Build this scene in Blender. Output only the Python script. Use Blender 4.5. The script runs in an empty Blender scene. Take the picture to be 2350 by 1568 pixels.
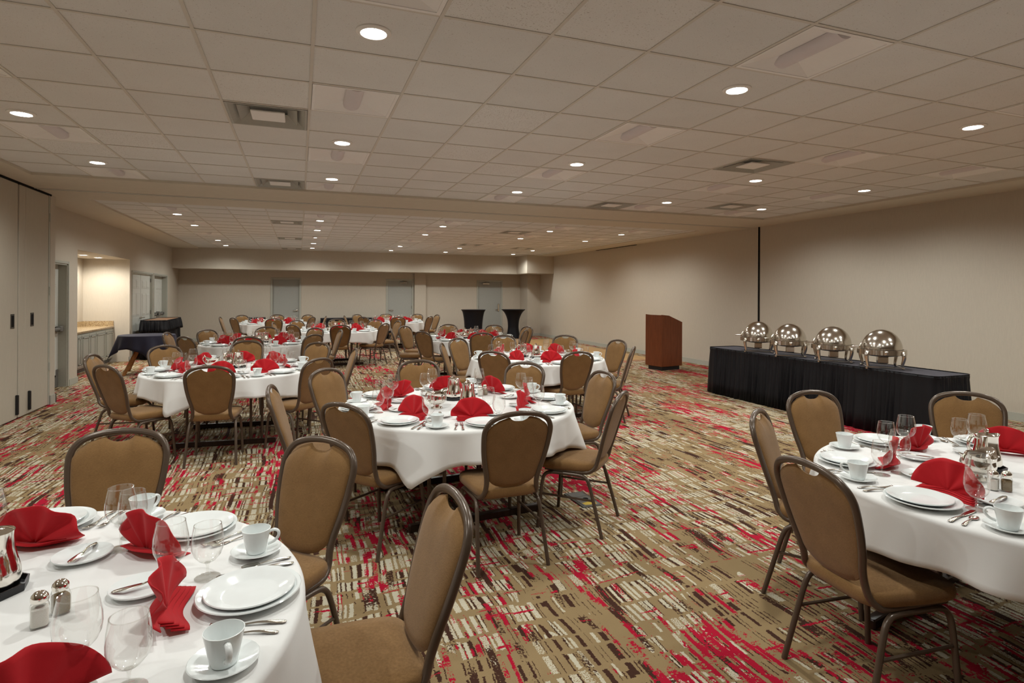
import bpy, math, random
from mathutils import Vector, Matrix
PI = math.pi
R = math.radians
S = bpy.context.scene
COL = S.collection
random.seed(7)

# ------------------------------------------------------------------ camera
FPX, CY, YAW, ROLL = 1327.54, 674.95, .35211, .00511      # focal length and horizon in pixels of 2350 x 1568
CAM_H, CEIL = 1.61, 3.02
cam = bpy.data.cameras.new('camera')
cam.sensor_fit = 'HORIZONTAL'
cam.sensor_width = 36.0
cam.lens = FPX / 2350 * 36
cam.shift_y = (CY - 784) / 2350
cam.clip_start, cam.clip_end = .02, 100
cam_o = bpy.data.objects.new('camera', cam)
COL.objects.link(cam_o)
_r = Vector((math.cos(YAW), -math.sin(YAW), 0))
_f = Vector((math.sin(YAW), math.cos(YAW), 0))
_u = Vector((0, 0, 1))
_r2 = _r * math.cos(ROLL) + _u * math.sin(ROLL)
_u2 = -_r * math.sin(ROLL) + _u * math.cos(ROLL)
M = Matrix((_r2, _u2, -_f)).transposed().to_4x4()
M.translation = (0, 0, CAM_H)
cam_o.matrix_world = M
S.camera = cam_o

# ------------------------------------------------------------------ world, view, light level
W = bpy.data.worlds.new('world')
S.world = W
W.use_nodes = True
W.node_tree.nodes['Background'].inputs[0].default_value = (1, .95, .88, 1)
W.node_tree.nodes['Background'].inputs[1].default_value = .05
S.view_settings.view_transform = 'Standard'
S.view_settings.look = 'None'
S.view_settings.gamma = 1
S.view_settings.exposure = 0.0
LAMP_W = 80.0            # one ceiling downlight
LENS_L = 30.0            # radiance of its glowing lens
LAMP_COL = (.985, 1.0, .955)
cy_ = S.cycles
cy_.max_bounces = 9
cy_.diffuse_bounces = 5
cy_.glossy_bounces = 4
cy_.transparent_max_bounces = 24
cy_.sample_clamp_indirect = 4
cy_.adaptive_threshold = .02
cy_.caustics_reflective = False
cy_.caustics_refractive = False


def in_frame(x, y, z, m=40):
    xr = math.cos(YAW) * x - math.sin(YAW) * y
    zr = math.sin(YAW) * x + math.cos(YAW) * y
    if zr < .15:
        return False
    px = 1175 + FPX * xr / zr
    py = CY - FPX * (z - CAM_H) / zr
    return -m < px < 2350 + m and -m < py < 1568 + m


# ------------------------------------------------------------------ node helpers
class NT:
    def __init__(s, name):
        s.m = bpy.data.materials.new(name)
        s.m.use_nodes = True
        s.t = s.m.node_tree
        s.b = s.t.nodes['Principled BSDF']
        s.out = s.t.nodes['Material Output']

    def n(s, kind, **kw):
        nd = s.t.nodes.new(kind)
        for k, v in kw.items():
            setattr(nd, k, v)
        return nd

    def put(s, sock, v):
        if isinstance(v, bpy.types.NodeSocket):
            s.t.links.new(v, sock)
        else:
            sock.default_value = v

    def math(s, op, a, b=None, c=None, clamp=False):
        nd = s.n('ShaderNodeMath', operation=op, use_clamp=clamp)
        s.put(nd.inputs[0], a)
        if b is not None:
            s.put(nd.inputs[1], b)
        if c is not None:
            s.put(nd.inputs[2], c)
        return nd.outputs[0]

    def vec(s, x, y, z=0.0):
        nd = s.n('ShaderNodeCombineXYZ')
        s.put(nd.inputs[0], x); s.put(nd.inputs[1], y); s.put(nd.inputs[2], z)
        return nd.outputs[0]

    def xyz(s, v):
        nd = s.n('ShaderNodeSeparateXYZ')
        s.put(nd.inputs[0], v)
        return nd.outputs

    def noise(s, v, scale, detail=2.0, rough=.5):
        nd = s.n('ShaderNodeTexNoise')
        s.put(nd.inputs['Vector'], v)
        nd.inputs['Scale'].default_value = scale
        nd.inputs['Detail'].default_value = detail
        nd.inputs['Roughness'].default_value = rough
        return nd.outputs[0]

    def white(s, v):
        nd = s.n('ShaderNodeTexWhiteNoise', noise_dimensions='3D')
        s.put(nd.inputs['Vector'], v)
        return nd.outputs[0]

    def mix(s, f, a, b, mode='MIX'):
        nd = s.n('ShaderNodeMix', data_type='RGBA', blend_type=mode)
        s.put(nd.inputs[0], f)
        for i, v in ((6, a), (7, b)):
            if isinstance(v, (tuple, list)) and len(v) == 3:
                v = tuple(v) + (1,)
            s.put(nd.inputs[i], v)
        return nd.outputs[2]

    def ramp(s, f, lo, hi, a=0.0, b=1.0):
        nd = s.n('ShaderNodeMapRange')
        s.put(nd.inputs[0], f)
        for i, v in enumerate((lo, hi, a, b)):
            nd.inputs[i + 1].default_value = v
        return nd.outputs[0]

    def bump(s, h, dist, strength=1.0):
        nd = s.n('ShaderNodeBump')
        s.put(nd.inputs['Height'], h)
        nd.inputs['Distance'].default_value = dist
        nd.inputs['Strength'].default_value = strength
        s.t.links.new(nd.outputs[0], s.b.inputs['Normal'])

    def obj(s):
        return s.n('ShaderNodeTexCoord').outputs['Object']

    def pos(s):
        return s.n('ShaderNodeNewGeometry').outputs['Position']

    def base(s, c):
        if isinstance(c, (tuple, list)):
            c = tuple(c) + ((1,) if len(c) == 3 else ())
        s.put(s.b.inputs['Base Color'], c)

    def set(s, rough=None, metal=None, spec=None):
        if rough is not None:
            s.put(s.b.inputs['Roughness'], rough)
        if metal is not None:
            s.b.inputs['Metallic'].default_value = metal
        if spec is not None:
            s.b.inputs['Specular IOR Level'].default_value = spec
        return s.m


def plain(name, c, rough=.5, metal=0.0, spec=.5, var=.04, scale=30):
    t = NT(name)
    f = t.noise(t.obj(), scale, 3)
    k = t.ramp(f, .3, .7, 1 - var, 1 + var)
    t.base(t.mix(1.0, c, t.vec(k, k, k), 'MULTIPLY'))
    return t.set(rough, metal, spec)


def m_carpet():
    t = NT('woven_carpet')
    P = t.pos()
    x, y, _ = t.xyz(P)
    j1 = t.math('SUBTRACT', t.noise(P, 70, 3, .7), .5)
    j2 = t.math('SUBTRACT', t.noise(t.vec(y, x, 7.0), 70, 3, .7), .5)
    w1 = t.math('SUBTRACT', t.noise(t.vec(x, y, 3.0), 1.6, 1), .5)
    w2 = t.math('SUBTRACT', t.noise(t.vec(x, y, 11.0), 1.3, 1), .5)
    xx = t.math('MULTIPLY_ADD', j1, .022, t.math('MULTIPLY_ADD', w1, .10, x))
    yy = t.math('MULTIPLY_ADD', j2, .030, t.math('MULTIPLY_ADD', w2, .22, y))
    wv = t.math('SUBTRACT', t.noise(t.vec(xx, 3.0, 8.0), 9, 2), .5)
    cu = t.math('DIVIDE', t.math('MULTIPLY_ADD', wv, .16, xx), .037)
    ci, cf = t.math('FLOOR', cu), t.math('FRACT', cu)
    band = t.white(t.vec(t.math('FLOOR', t.math('DIVIDE', xx, .62)), 2.0, 1.0))
    cj = t.white(t.vec(ci, 6.0, 3.0))
    yv = t.math('SUBTRACT', t.noise(t.vec(2.0, yy, 5.0), 2.6, 2), .5)
    ru = t.math('ADD', t.math('DIVIDE', t.math('MULTIPLY_ADD', yv, .34, yy), .150), t.math('ADD', t.math('MULTIPLY', band, .5), t.math('MULTIPLY', cj, .16)))
    ri, rf = t.math('FLOOR', ru), t.math('FRACT', ru)
    r1 = t.white(t.vec(ci, ri, 0.0))
    r2 = t.white(t.vec(ci, ri, 5.0))
    r3 = t.white(t.vec(t.math('FLOOR', t.math('DIVIDE', xx, .020)), t.math('FLOOR', t.math('DIVIDE', yy, .30)), 9.0))
    low = t.noise(t.vec(t.math('MULTIPLY', x, 1.5), t.math('MULTIPLY', y, .5), 2.0), 1.3, 2)
    gap = t.math('MULTIPLY', t.math('GREATER_THAN', rf, .09), t.math('LESS_THAN', rf, t.math('MULTIPLY_ADD', r2, .16, .80)))
    wid = t.math('MULTIPLY_ADD', r2, .20, .20)
    inc = t.math('LESS_THAN', t.math('ABSOLUTE', t.math('SUBTRACT', cf, .5)), wid)
    dens = t.ramp(low, .38, .56, .12, .86)
    cream = t.math('MULTIPLY', t.math('MULTIPLY', inc, gap), t.math('LESS_THAN', r1, dens))
    # brown: thin lines beside the cream bars, and bold streaks along the room
    edge = t.math('GREATER_THAN', t.math('ABSOLUTE', t.math('SUBTRACT', cf, .5)), t.math('MULTIPLY_ADD', r2, .12, .27))
    bsel = t.noise(t.vec(t.math('MULTIPLY', ci, .37), t.math('MULTIPLY', yy, 1.0), 4.0), 2.6, 2)
    brown1 = t.math('MULTIPLY', t.math('MULTIPLY', edge, t.math('GREATER_THAN', bsel, .49)), t.math('MULTIPLY', gap, t.math('GREATER_THAN', r1, .15)))
    xq = t.math('MULTIPLY', t.math('FLOOR', t.math('DIVIDE', xx, .034)), .034)
    bst = t.noise(t.vec(t.math('MULTIPLY', xq, 9.0), t.math('MULTIPLY', yy, .9), 21.0), 1.9, 2)
    brown2 = t.math('GREATER_THAN', t.math('ADD', bst, t.math('MULTIPLY', j2, .25)), .625)
    brown = t.math('MAXIMUM', brown1, brown2)
    # crimson: clustered streaks, with a few cross threads
    clus = t.noise(t.vec(t.math('MULTIPLY', x, 1.9), t.math('MULTIPLY', y, .50), 31.0), 1.35, 1)
    xr = t.math('MULTIPLY', t.math('FLOOR', t.math('DIVIDE', xx, .024)), .024)
    rst = t.noise(t.vec(t.math('MULTIPLY', xr, 13.0), t.math('MULTIPLY', yy, 1.9), 41.0), 2.0, 3)
    red1 = t.math('GREATER_THAN', t.math('ADD', t.math('ADD', rst, t.math('MULTIPLY', j1, .35)), t.math('MULTIPLY', t.math('SUBTRACT', clus, .5), .75)), .622)
    red1 = t.math('MULTIPLY', red1, t.math('GREATER_THAN', r3, .12))
    rcr = t.noise(t.vec(t.math('MULTIPLY', xx, 1.6), t.math('MULTIPLY', yy, 15.0), 51.0), 2.3, 2)
    red2 = t.math('MULTIPLY', t.math('GREATER_THAN', rcr, .675), t.math('GREATER_THAN', clus, .44))
    r5 = t.noise(t.vec(t.math('MULTIPLY', ci, .61), t.math('MULTIPLY', yy, 1.4), 71.0), 2.4, 2)
    red3 = t.math('MULTIPLY', t.math('GREATER_THAN', t.math('MULTIPLY_ADD', j1, .2, r5), .65), edge)
    red = t.math('MAXIMUM', t.math('MAXIMUM', red1, red2), red3)
    fl = t.noise(P, 150, 2, .7)
    cream = t.math('MULTIPLY', cream, t.math('GREATER_THAN', fl, t.ramp(r2, 0, 1, .25, .50)))
    c = t.mix(cream, (.30, .212, .108), (.575, .53, .405))
    c = t.mix(brown, c, (.058, .025, .016))
    c = t.mix(red, c, (.42, .008, .032))
    pile = t.noise(P, 420, 2, .7)
    k = t.ramp(pile, .25, .75, .72, 1.22)
    t.base(t.mix(1.0, c, t.vec(k, k, k), 'MULTIPLY'))
    t.bump(pile, .004, .5)
    return t.set(.95, 0, .1)


def m_wall(name='wall_vinyl', c=(.535, .478, .395)):
    t = NT(name)
    x, y, z = t.xyz(t.pos())
    f = t.noise(t.vec(t.math('MULTIPLY', x, 9), t.math('MULTIPLY', y, 9), t.math('MULTIPLY', z, .8)), 14, 3)
    g = t.noise(t.pos(), 160, 2)
    k = t.math('ADD', t.ramp(f, .3, .7, .955, 1.02), t.ramp(g, .3, .7, -.02, .02))
    t.base(t.mix(1.0, c, t.vec(k, k, k), 'MULTIPLY'))
    t.bump(g, .001, .35)
    return t.set(.75, 0, .25)


def m_tile():
    t = NT('mineral_ceiling_tile')
    P = t.pos()
    x, y, _ = t.xyz(P)
    cell = t.vec(t.math('FLOOR', t.math('DIVIDE', t.math('SUBTRACT', x, .0643), .6096)), t.math('FLOOR', t.math('DIVIDE', t.math('SUBTRACT', y, 3.4985), .6096)), 0.0)
    r = t.white(cell)
    speck = t.noise(P, 95, 3, .75)
    fine = t.noise(P, 260, 2, .6)
    pit = t.math('LESS_THAN', speck, t.ramp(r, .75, .95, .345, .40))
    soft = t.noise(P, 3.0, 3)
    k = t.math('ADD', t.ramp(r, 0, 1, .95, 1.02), t.math('ADD', t.ramp(fine, .3, .7, -.05, .04), t.ramp(soft, .3, .7, -.02, .02)))
    c = t.mix(1.0, (.73, .73, .71), t.vec(k, k, k), 'MULTIPLY')
    t.base(t.mix(t.math('MULTIPLY', pit, .55), c, (.25, .20, .15)))
    t.bump(fine, .002, .3)
    return t.set(.9, 0, .1)


def m_fabric(name, c, c2, scale=1.0, rough=.9):
    t = NT(name)
    o = t.obj()
    x, y, z = t.xyz(o)
    a = t.noise(t.vec(t.math('MULTIPLY', x, 900 * scale), t.math('MULTIPLY', y, 900 * scale), t.math('MULTIPLY', z, 110 * scale)), 1, 2)
    b = t.noise(t.vec(t.math('MULTIPLY', x, 110 * scale), t.math('MULTIPLY', y, 110 * scale), t.math('MULTIPLY', z, 900 * scale)), 1, 2)
    big = t.noise(o, 14, 2)
    f = t.math('ADD', t.math('MULTIPLY', t.math('ADD', a, b), .5), t.math('MULTIPLY', t.math('SUBTRACT', big, .5), .25))
    t.base(t.mix(t.ramp(f, .3, .7), c2, c))
    t.bump(t.math('ADD', a, b), .001, .5)
    t.b.inputs['Sheen Weight'].default_value = .15
    return t.set(rough, 0, .15)


def m_cloth(name, c, rough=.85, spec=.2, sheen=.08):
    t = NT(name)
    o = t.obj()
    g = t.noise(o, 600, 2)
    s = t.noise(o, 5, 3)
    k = t.math('ADD', t.ramp(g, .3, .7, .985, 1.0), t.ramp(s, .3, .7, -.012, .012))
    t.base(t.mix(1.0, c, t.vec(k, k, k), 'MULTIPLY'))
    t.bump(t.math('ADD', t.math('MULTIPLY', g, .1), s), .004, .35)
    t.b.inputs['Sheen Weight'].default_value = sheen
    return t.set(rough, 0, spec)


def m_glass():
    t = NT('clear_glass')
    lw = t.n('ShaderNodeLayerWeight')
    lw.inputs['Blend'].default_value = .5
    f = lw.outputs['Facing']
    gl = t.n('ShaderNodeBsdfGlossy')
    gl.inputs['Roughness'].default_value = .03
    gl.inputs['Color'].default_value = (.97, .98, .97, 1)
    tr = t.n('ShaderNodeBsdfTransparent')
    rim = t.ramp(t.math('POWER', f, 3.0), .30, 1.0, .985, .62)
    t.put(tr.inputs['Color'], t.vec(rim, rim, t.math('MULTIPLY', rim, .992)))
    mx = t.n('ShaderNodeMixShader')
    t.put(mx.inputs[0], t.math('MULTIPLY_ADD', t.math('POWER', f, 2.6), .80, .07))
    t.t.links.new(tr.outputs[0], mx.inputs[1])
    t.t.links.new(gl.outputs[0], mx.inputs[2])
    t.t.links.new(mx.outputs[0], t.out.inputs['Surface'])
    return t.m


def m_wood(name, c1, c2, sx=2.0, sz=26.0, rough=.35):
    t = NT(name)
    x, y, z = t.xyz(t.obj())
    f = t.noise(t.vec(t.math('MULTIPLY', x, sz), t.math('MULTIPLY', y, sz), t.math('MULTIPLY', z, sx)), 1.6, 5, .6)
    t.base(t.mix(t.ramp(f, .3, .7), c1, c2))
    return t.set(rough, 0, .4)


def m_floorwood():
    t = NT('oak_parquet')
    P = t.pos()
    x, y, _ = t.xyz(P)
    i = t.math('FLOOR', t.math('DIVIDE', x, .12))
    jj = t.math('FLOOR', t.math('DIVIDE', t.math('ADD', y, t.math('MULTIPLY', i, .37)), .9))
    r = t.white(t.vec(i, jj, 0.0))
    g = t.noise(t.vec(t.math('MULTIPLY', x, 40), t.math('MULTIPLY', y, 3), 0.0), 1.0, 4)
    t.base(t.mix(t.math('ADD', t.math('MULTIPLY', r, .6), t.math('MULTIPLY', g, .4)), (.40, .22, .075), (.54, .32, .125)))
    return t.set(.38, 0, .4)


def m_granite():
    t = NT('speckled_granite')
    o = t.obj()
    a = t.noise(o, 55, 4, .8)
    b = t.noise(o, 130, 3, .8)
    c = t.mix(t.ramp(a, .42, .60), (.22, .13, .06), (.58, .44, .24))
    t.base(t.mix(t.ramp(b, .56, .66), c, (.70, .62, .48)))
    return t.set(.25, 0, .5)


def m_emit(name, c, s):
    t = NT(name)
    t.base((.9, .9, .9))
    t.b.inputs['Emission Color'].default_value = tuple(c) + (1,)
    t.b.inputs['Emission Strength'].default_value = s
    return t.m


def m_salt(name, c, c2):
    t = NT(name)
    f = t.noise(t.obj(), 700, 2, .8)
    t.base(t.mix(t.ramp(f, .35, .65), c, c2))
    return t.set(.9, 0, .1)


MAT = dict(
    carpet=m_carpet(), wall=m_wall(), panel=m_wall('partition_vinyl', (.50, .452, .37)), tile=m_tile(),
    soffit=plain('soffit_paint', (.62, .57, .475), .8, 0, .2, .02, 8), grid=plain('grid_metal', (.62, .59, .53), .6, 0, .3, .02),
    chair=m_fabric('tan_upholstery', (.272, .152, .060), (.165, .087, .030)), frame=plain('bronze_metal', (.095, .066, .046), .28, .2, .5, .03),
    chrome=plain('polished_silver', (.80, .76, .70), .09, 1, .5, .02), steel=plain('stainless_steel', (.62, .58, .52), .16, 1, .5, .03),
    linen=m_cloth('white_linen', (.77, .77, .755)), red=m_cloth('red_linen', (.46, .008, .014), .8, .25),
    black=m_cloth('black_skirting', (.005, .005, .007), .55, .25, 0), spandex=m_cloth('black_spandex', (.004, .004, .007), .5, .25, 0),
    navy=m_cloth('navy_linen', (.018, .017, .034), .75, .3, .02), navytop=m_cloth('dark_table_linen', (.040, .038, .052), .75, .3),
    china=plain('white_china', (.80, .835, .83), .12, 0, .55, .01), glass=m_glass(),
    trim=plain('grey_green_paint', (.42, .42, .365), .45, 0, .4, .02), door=plain('grey_door_paint', (.36, .365, .335), .45, 0, .4, .02),
    paleDoor=plain('pale_door_paint', (.56, .56, .51), .45, 0, .4, .02), cab=plain('cabinet_paint', (.40, .40, .345), .45, 0, .4, .02),
    blackp=plain('black_plastic', (.012, .012, .013), .4, 0, .4, .02), dark=plain('dark_gap', (.01, .009, .008), .8, 0, .1, 0),
    legwood=m_wood('honey_wood', (.30, .12, .03), (.42, .19, .06)), mahog=m_wood('mahogany_veneer', (.115, .028, .008), (.19, .052, .016), 2.0, 30, .28),
    runner=m_wood('dark_walnut', (.018, .008, .005), (.035, .016, .010), 2, 20, .35), tan=m_wood('tan_laminate', (.36, .18, .09), (.42, .22, .12), 2, 10),
    oak=m_floorwood(), granite=m_granite(), lens=m_emit('lit_lens', LAMP_COL, LENS_L), white=plain('white_enamel', (.82, .80, .76), .4, 0, .4, .01),
    vent=plain('grey_vent_metal', (.40, .40, .36), .5, .1, .4, .03), pan=plain('troffer_enamel', (.82, .81, .79), .45, 0, .4, .01),
    lensoff=plain('unlit_perforated_lens', (.66, .62, .635), .5, 0, .4, .01), salt=m_salt('table_salt', (.86, .84, .78), (.70, .68, .62)),
    pepper=m_salt('ground_pepper', (.10, .07, .035), (.36, .27, .15)), bronze=plain('bronze_plate', (.10, .095, .08), .45, .5, .4, .1),
    yellow=plain('yellow_sticker', (.55, .38, .05), .6, 0, .3, .05), rubber=plain('kick_plate', (.16, .155, .14), .5, .2, .4, .03),
)


# ------------------------------------------------------------------ mesh helpers
class MB:
    def __init__(s):
        s.v, s.f, s.sm = [], [], []

    def add(s, vs, fs, smooth=False, mat=None):
        o = len(s.v)
        for p in vs:
            p = Vector(p)
            s.v.append(mat @ p if mat is not None else p)
        for q in fs:
            s.f.append([i + o for i in q])
            s.sm.append(smooth)
        return s

    def box(s, a, b, mat=None):
        x0, y0, z0 = a
        x1, y1, z1 = b
        vs = [(x, y, z) for z in (z0, z1) for y in (y0, y1) for x in (x0, x1)]
        return s.add(vs, [(0, 2, 3, 1), (4, 5, 7, 6), (0, 1, 5, 4), (2, 6, 7, 3), (0, 4, 6, 2), (1, 3, 7, 5)], False, mat)

    def bbox(s, a, b, r=.006, mat=None):
        """box with chamfered edges"""
        x0, y0, z0 = a
        x1, y1, z1 = b
        r = min(r, (x1 - x0) / 2.01, (y1 - y0) / 2.01, (z1 - z0) / 2.01)
        rings = []
        for z, d in ((z0, r), (z0 + r, 0), (z1 - r, 0), (z1, r)):
            c = []
            for (cx, cyy, sx, sy) in ((x0, y0, 1, 1), (x1, y0, -1, 1), (x1, y1, -1, -1), (x0, y1, 1, -1)):
                p = (cx + sx * (d + r), cyy + sy * d, z)
                q = (cx + sx * d, cyy + sy * (d + r), z)
                c += [q, p] if (sx * sy) > 0 else [p, q]
            rings.append(c)
        vs = [p for c in rings for p in c]
        fs = [tuple(range(7, -1, -1)), tuple(range(24, 32))]
        for k in range(3):
            for i in range(8):
                j = (i + 1) % 8
                fs.append((k * 8 + i, k * 8 + j, k * 8 + 8 + j, k * 8 + 8 + i))
        return s.add(vs, fs, False, mat)

    def lathe(s, prof, n=28, mat=None, smooth=True, mod=None):
        vs, fs = [], []
        for r, z in prof:
            for i in range(n):
                a = 2 * PI * i / n
                rr, zz = (r, z) if mod is None else mod(r, z, a)
                vs.append((rr * math.cos(a), rr * math.sin(a), zz))
        for k in range(len(prof) - 1):
            for i in range(n):
                j = (i + 1) % n
                fs.append((k * n + i, k * n + j, (k + 1) * n + j, (k + 1) * n + i))
        if prof[0][0] > 1e-6:
            fs.append(tuple(range(n - 1, -1, -1)))
        if prof[-1][0] > 1e-6:
            fs.append(tuple(range((len(prof) - 1) * n, len(prof) * n)))
        return s.add(vs, fs, smooth, mat)

    def tube(s, pts, r, n=8, mat=None, closed=False, flat=1.0):
        pts = [Vector(p) for p in pts]
        N = len(pts)
        rr = r if isinstance(r, (list, tuple)) else [r] * N
        tan = []
        for i in range(N):
            a = pts[(i - 1) % N] if closed or i > 0 else pts[i]
            b = pts[(i + 1) % N] if closed or i < N - 1 else pts[i]
            tan.append((b - a).normalized())
        up = Vector((0, 0, 1)) if abs(tan[0].z) < .9 else Vector((0, 1, 0))
        nrm = (up - tan[0] * up.dot(tan[0])).normalized()
        vs, fs = [], []
        for i in range(N):
            nrm = (nrm - tan[i] * nrm.dot(tan[i])).normalized()
            bn = tan[i].cross(nrm)
            for k in range(n):
                a = 2 * PI * k / n
                vs.append(pts[i] + nrm * (math.cos(a) * rr[i]) + bn * (math.sin(a) * rr[i] * flat))
        for i in range(N if closed else N - 1):
            for k in range(n):
                j = (k + 1) % n
                i2 = (i + 1) % N
                fs.append((i * n + k, i * n + j, i2 * n + j, i2 * n + k))
        if not closed:
            fs.append(tuple(range(n - 1, -1, -1)))
            fs.append(tuple(range((N - 1) * n, N * n)))
        return s.add(vs, fs, True, mat)

    def grid(s, fn, nu, nv, cu=False, smooth=True, mat=None):
        vs = [fn(i / (nu if cu else nu - 1), j / (nv - 1)) for j in range(nv) for i in range(nu)]
        fs = []
        for j in range(nv - 1):
            for i in range(nu if cu else nu - 1):
                i2 = (i + 1) % nu
                fs.append((j * nu + i, j * nu + i2, (j + 1) * nu + i2, (j + 1) * nu + i))
        return s.add(vs, fs, smooth, mat)

    def prism(s, poly, z0, z1, mat=None, smooth=False):
        n = len(poly)
        vs = [(p[0], p[1], z0) for p in poly] + [(p[0], p[1], z1) for p in poly]
        fs = [tuple(range(n - 1, -1, -1)), tuple(range(n, 2 * n))]
        fs += [(i, (i + 1) % n, n + (i + 1) % n, n + i) for i in range(n)]
        return s.add(vs, fs, smooth, mat)

    def build(s, name, mat, parent=None, solid=0, fixn=True):
        me = bpy.data.meshes.new(name)
        me.from_pydata([tuple(p) for p in s.v], [], s.f)
        me.polygons.foreach_set('use_smooth', s.sm)
        if fixn:
            import bmesh
            bm = bmesh.new()
            bm.from_mesh(me)
            bmesh.ops.recalc_face_normals(bm, faces=bm.faces)
            bm.to_mesh(me)
            bm.free()
        me.materials.append(MAT[mat] if isinstance(mat, str) else mat)
        if any(s.sm):
            me.set_sharp_from_angle(angle=R(48))
        o = bpy.data.objects.new(name, me)
        COL.objects.link(o)
        if parent is not None:
            o.parent = parent
        if solid:
            md = o.modifiers.new('thick', 'SOLIDIFY')
            md.thickness = solid
            md.offset = 0
        return o


def empty(name, loc=(0, 0, 0), rz=0.0):
    o = bpy.data.objects.new(name, None)
    o.empty_display_size = .05
    COL.objects.link(o)
    o.location = loc
    o.rotation_euler = (0, 0, rz)
    return o


def tag(o, label, cat, group=None):
    o['label'] = label
    o['category'] = cat
    if group:
        o['group'] = group
    return o


def struct(o):
    o['kind'] = 'structure'
    return o


def copy_tree(o, parent=None):
    c = o.copy()
    COL.objects.link(c)
    if parent is not None:
        c.parent = parent
    for ch in list(o.children):
        copy_tree(ch, c)
    return c


def place(proto, used, loc, rz, label, cat, group):
    """first use moves the prototype itself, later uses copy it with its parts"""
    if proto.name not in used:
        used.add(proto.name)
        o = proto
    else:
        o = copy_tree(proto)
    o.location = loc
    o.rotation_euler = (0, 0, rz)
    return tag(o, label, cat, group)


USED = set()


def smoothstep(a, b, x):
    t = max(0.0, min(1.0, (x - a) / (b - a)))
    return t * t * (3 - 2 * t)


def interp(x, pts):
    if x <= pts[0][0]:
        return pts[0][1]
    for (a, va), (b, vb) in zip(pts, pts[1:]):
        if x <= b:
            t = (x - a) / (b - a)
            return va + (vb - va) * t
    return pts[-1][1]


def catmull(pts, k=6):
    P = [Vector(p) for p in pts]
    out = []
    for i in range(len(P) - 1):
        p0, p1, p2, p3 = P[max(i - 1, 0)], P[i], P[i + 1], P[min(i + 2, len(P) - 1)]
        for q in range(k):
            t = q / k
            out.append(.5 * ((2 * p1) + (p2 - p0) * t + (2 * p0 - 5 * p1 + 4 * p2 - p3) * t * t + (3 * p1 - p0 - 3 * p2 + p3) * t ** 3))
    out.append(P[-1])
    return out


# ================================================================== THE ROOM
XL, XP, XR, YB, YN = -3.70, -3.33, 8.735, 21.4, -3.6
T, GX, GY, GF = .6096, .0643, 3.4985, 11.539
NX0, NX1 = GX - 5 * T, GX + 13 * T               # tile field, left and right edge
NY1 = GY + 8 * T                                  # near tile field ends at the beam
FY0 = GF - 2 * T                                  # far tile field starts here
SOF_Y, SOF_Z = 20.4, 2.36

struct(MB().box((-5.0, YN - .2, -.1), (XR + .3, YB + .3, 0)).build('floor', 'carpet'))

# walls
b = MB()
b.box((XR, YN, 0), (XR + .2, YB + .2, CEIL + .1))
struct(b.build('wall_right', 'wall'))
struct(MB().box((XL - .3, YN - .2, 0), (XR + .2, YN, CEIL + .1)).build('wall_near', 'wall'))
b = MB()
DZ = 2.08
for x0, x1 in ((XL - .2, -.87), (0.0, 3.02), (3.92, 6.47), (7.41, XR)):
    b.box((x0, YB, 0), (x1, YB + .2, SOF_Z + .05))
for x0, x1 in ((-.87, 0.0), (3.02, 3.92), (6.47, 7.41)):
    b.box((x0, YB, DZ), (x1, YB + .2, SOF_Z + .05))
struct(b.build('wall_back', 'wall'))
struct(MB().box((3.99, YB - .12, 0), (4.41, YB + .01, SOF_Z)).build('pilaster_back', 'wall'))
struct(MB().box((8.20, 20.6, 0), (XR, YB, SOF_Z)).build('column_back', 'wall'))
b = MB()
for y0, y1 in ((10.0, 10.86), (11.83, 12.30), (15.67, 15.86), (17.84, 18.03), (19.65, YB)):
    b.box((XL - .25, y0, 0), (XL, y1, CEIL + .1))
for y0, y1, z in ((10.86, 11.83, 2.08), (12.30, 15.67, 2.36), (15.86, 17.84, 2.08), (18.03, 19.65, 2.08)):
    b.box((XL - .25, y0, z), (XL, y1, CEIL + .1))
struct(b.build('wall_left', 'wall'))
b = MB()                                          # the lit alcove behind the left wall
b.box((-4.81, 12.1, 0), (-4.61, 15.87, 2.36))
b.box((-4.81, 12.1, 0), (XL - .25, 12.30, 2.36))
b.box((-4.81, 15.67, 0), (XL - .25, 15.87, 2.36))
b.box((-4.81, 12.1, 2.36), (XL - .25, 15.87, 2.46))
struct(b.build('wall_alcove', 'wall'))
struct(MB().box((XL - .2, 9.99, 0), (XP, 10.17, CEIL + .02)).build('column_left', 'wall'))
struct(MB().box((XL - .2, YN, 0), (XP, 7.76, CEIL + .02)).build('wall_left_near', 'panel'))

# soffits: border strips, the beam with the partition track, the box over the back wall
SZ = CEIL - .028
b = MB()
b.box((XL - .1, NY1, SZ), (XR, FY0, CEIL + .1))
struct(b.build('ceiling_beam', 'soffit'))
b = MB()
b.box((XP - .4, YN, SZ), (NX0, NY1, CEIL + .1))
b.box((XL - .1, FY0, SZ), (NX0, SOF_Y, CEIL + .1))
struct(b.build('soffit_left', 'soffit'))
b = MB()
b.box((NX1, YN, SZ), (XR, NY1, CEIL + .1))
b.box((NX1 + .12, FY0, SZ), (XR, SOF_Y, CEIL + .1))
struct(b.build('soffit_right', 'soffit'))
b = MB()
b.box((XL, SOF_Y, SOF_Z), (XR, YB, CEIL + .1))
b.box((7.68, 19.35, SOF_Z), (XR, SOF_Y, CEIL + .1))
struct(b.build('soffit_back', 'wall'))
b = MB()
b.box((XP, 9.415, SZ - .006), (XR - .02, 9.435, SZ + .002))
b.box((XP, 9.505, SZ - .006), (XR - .02, 9.525, SZ + .002))
struct(b.build('trim_track', 'grid'))
struct(MB().box((XP + .0, 9.435, SZ - .002), (XR - .02, 9.505, SZ + .001)).build('trim_track_gap', 'trim'))
struct(MB().box((XR - .012, 9.25, 0), (XR + .01, 9.29, SZ)).build('trim_wall_slot', 'dark'))
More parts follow.
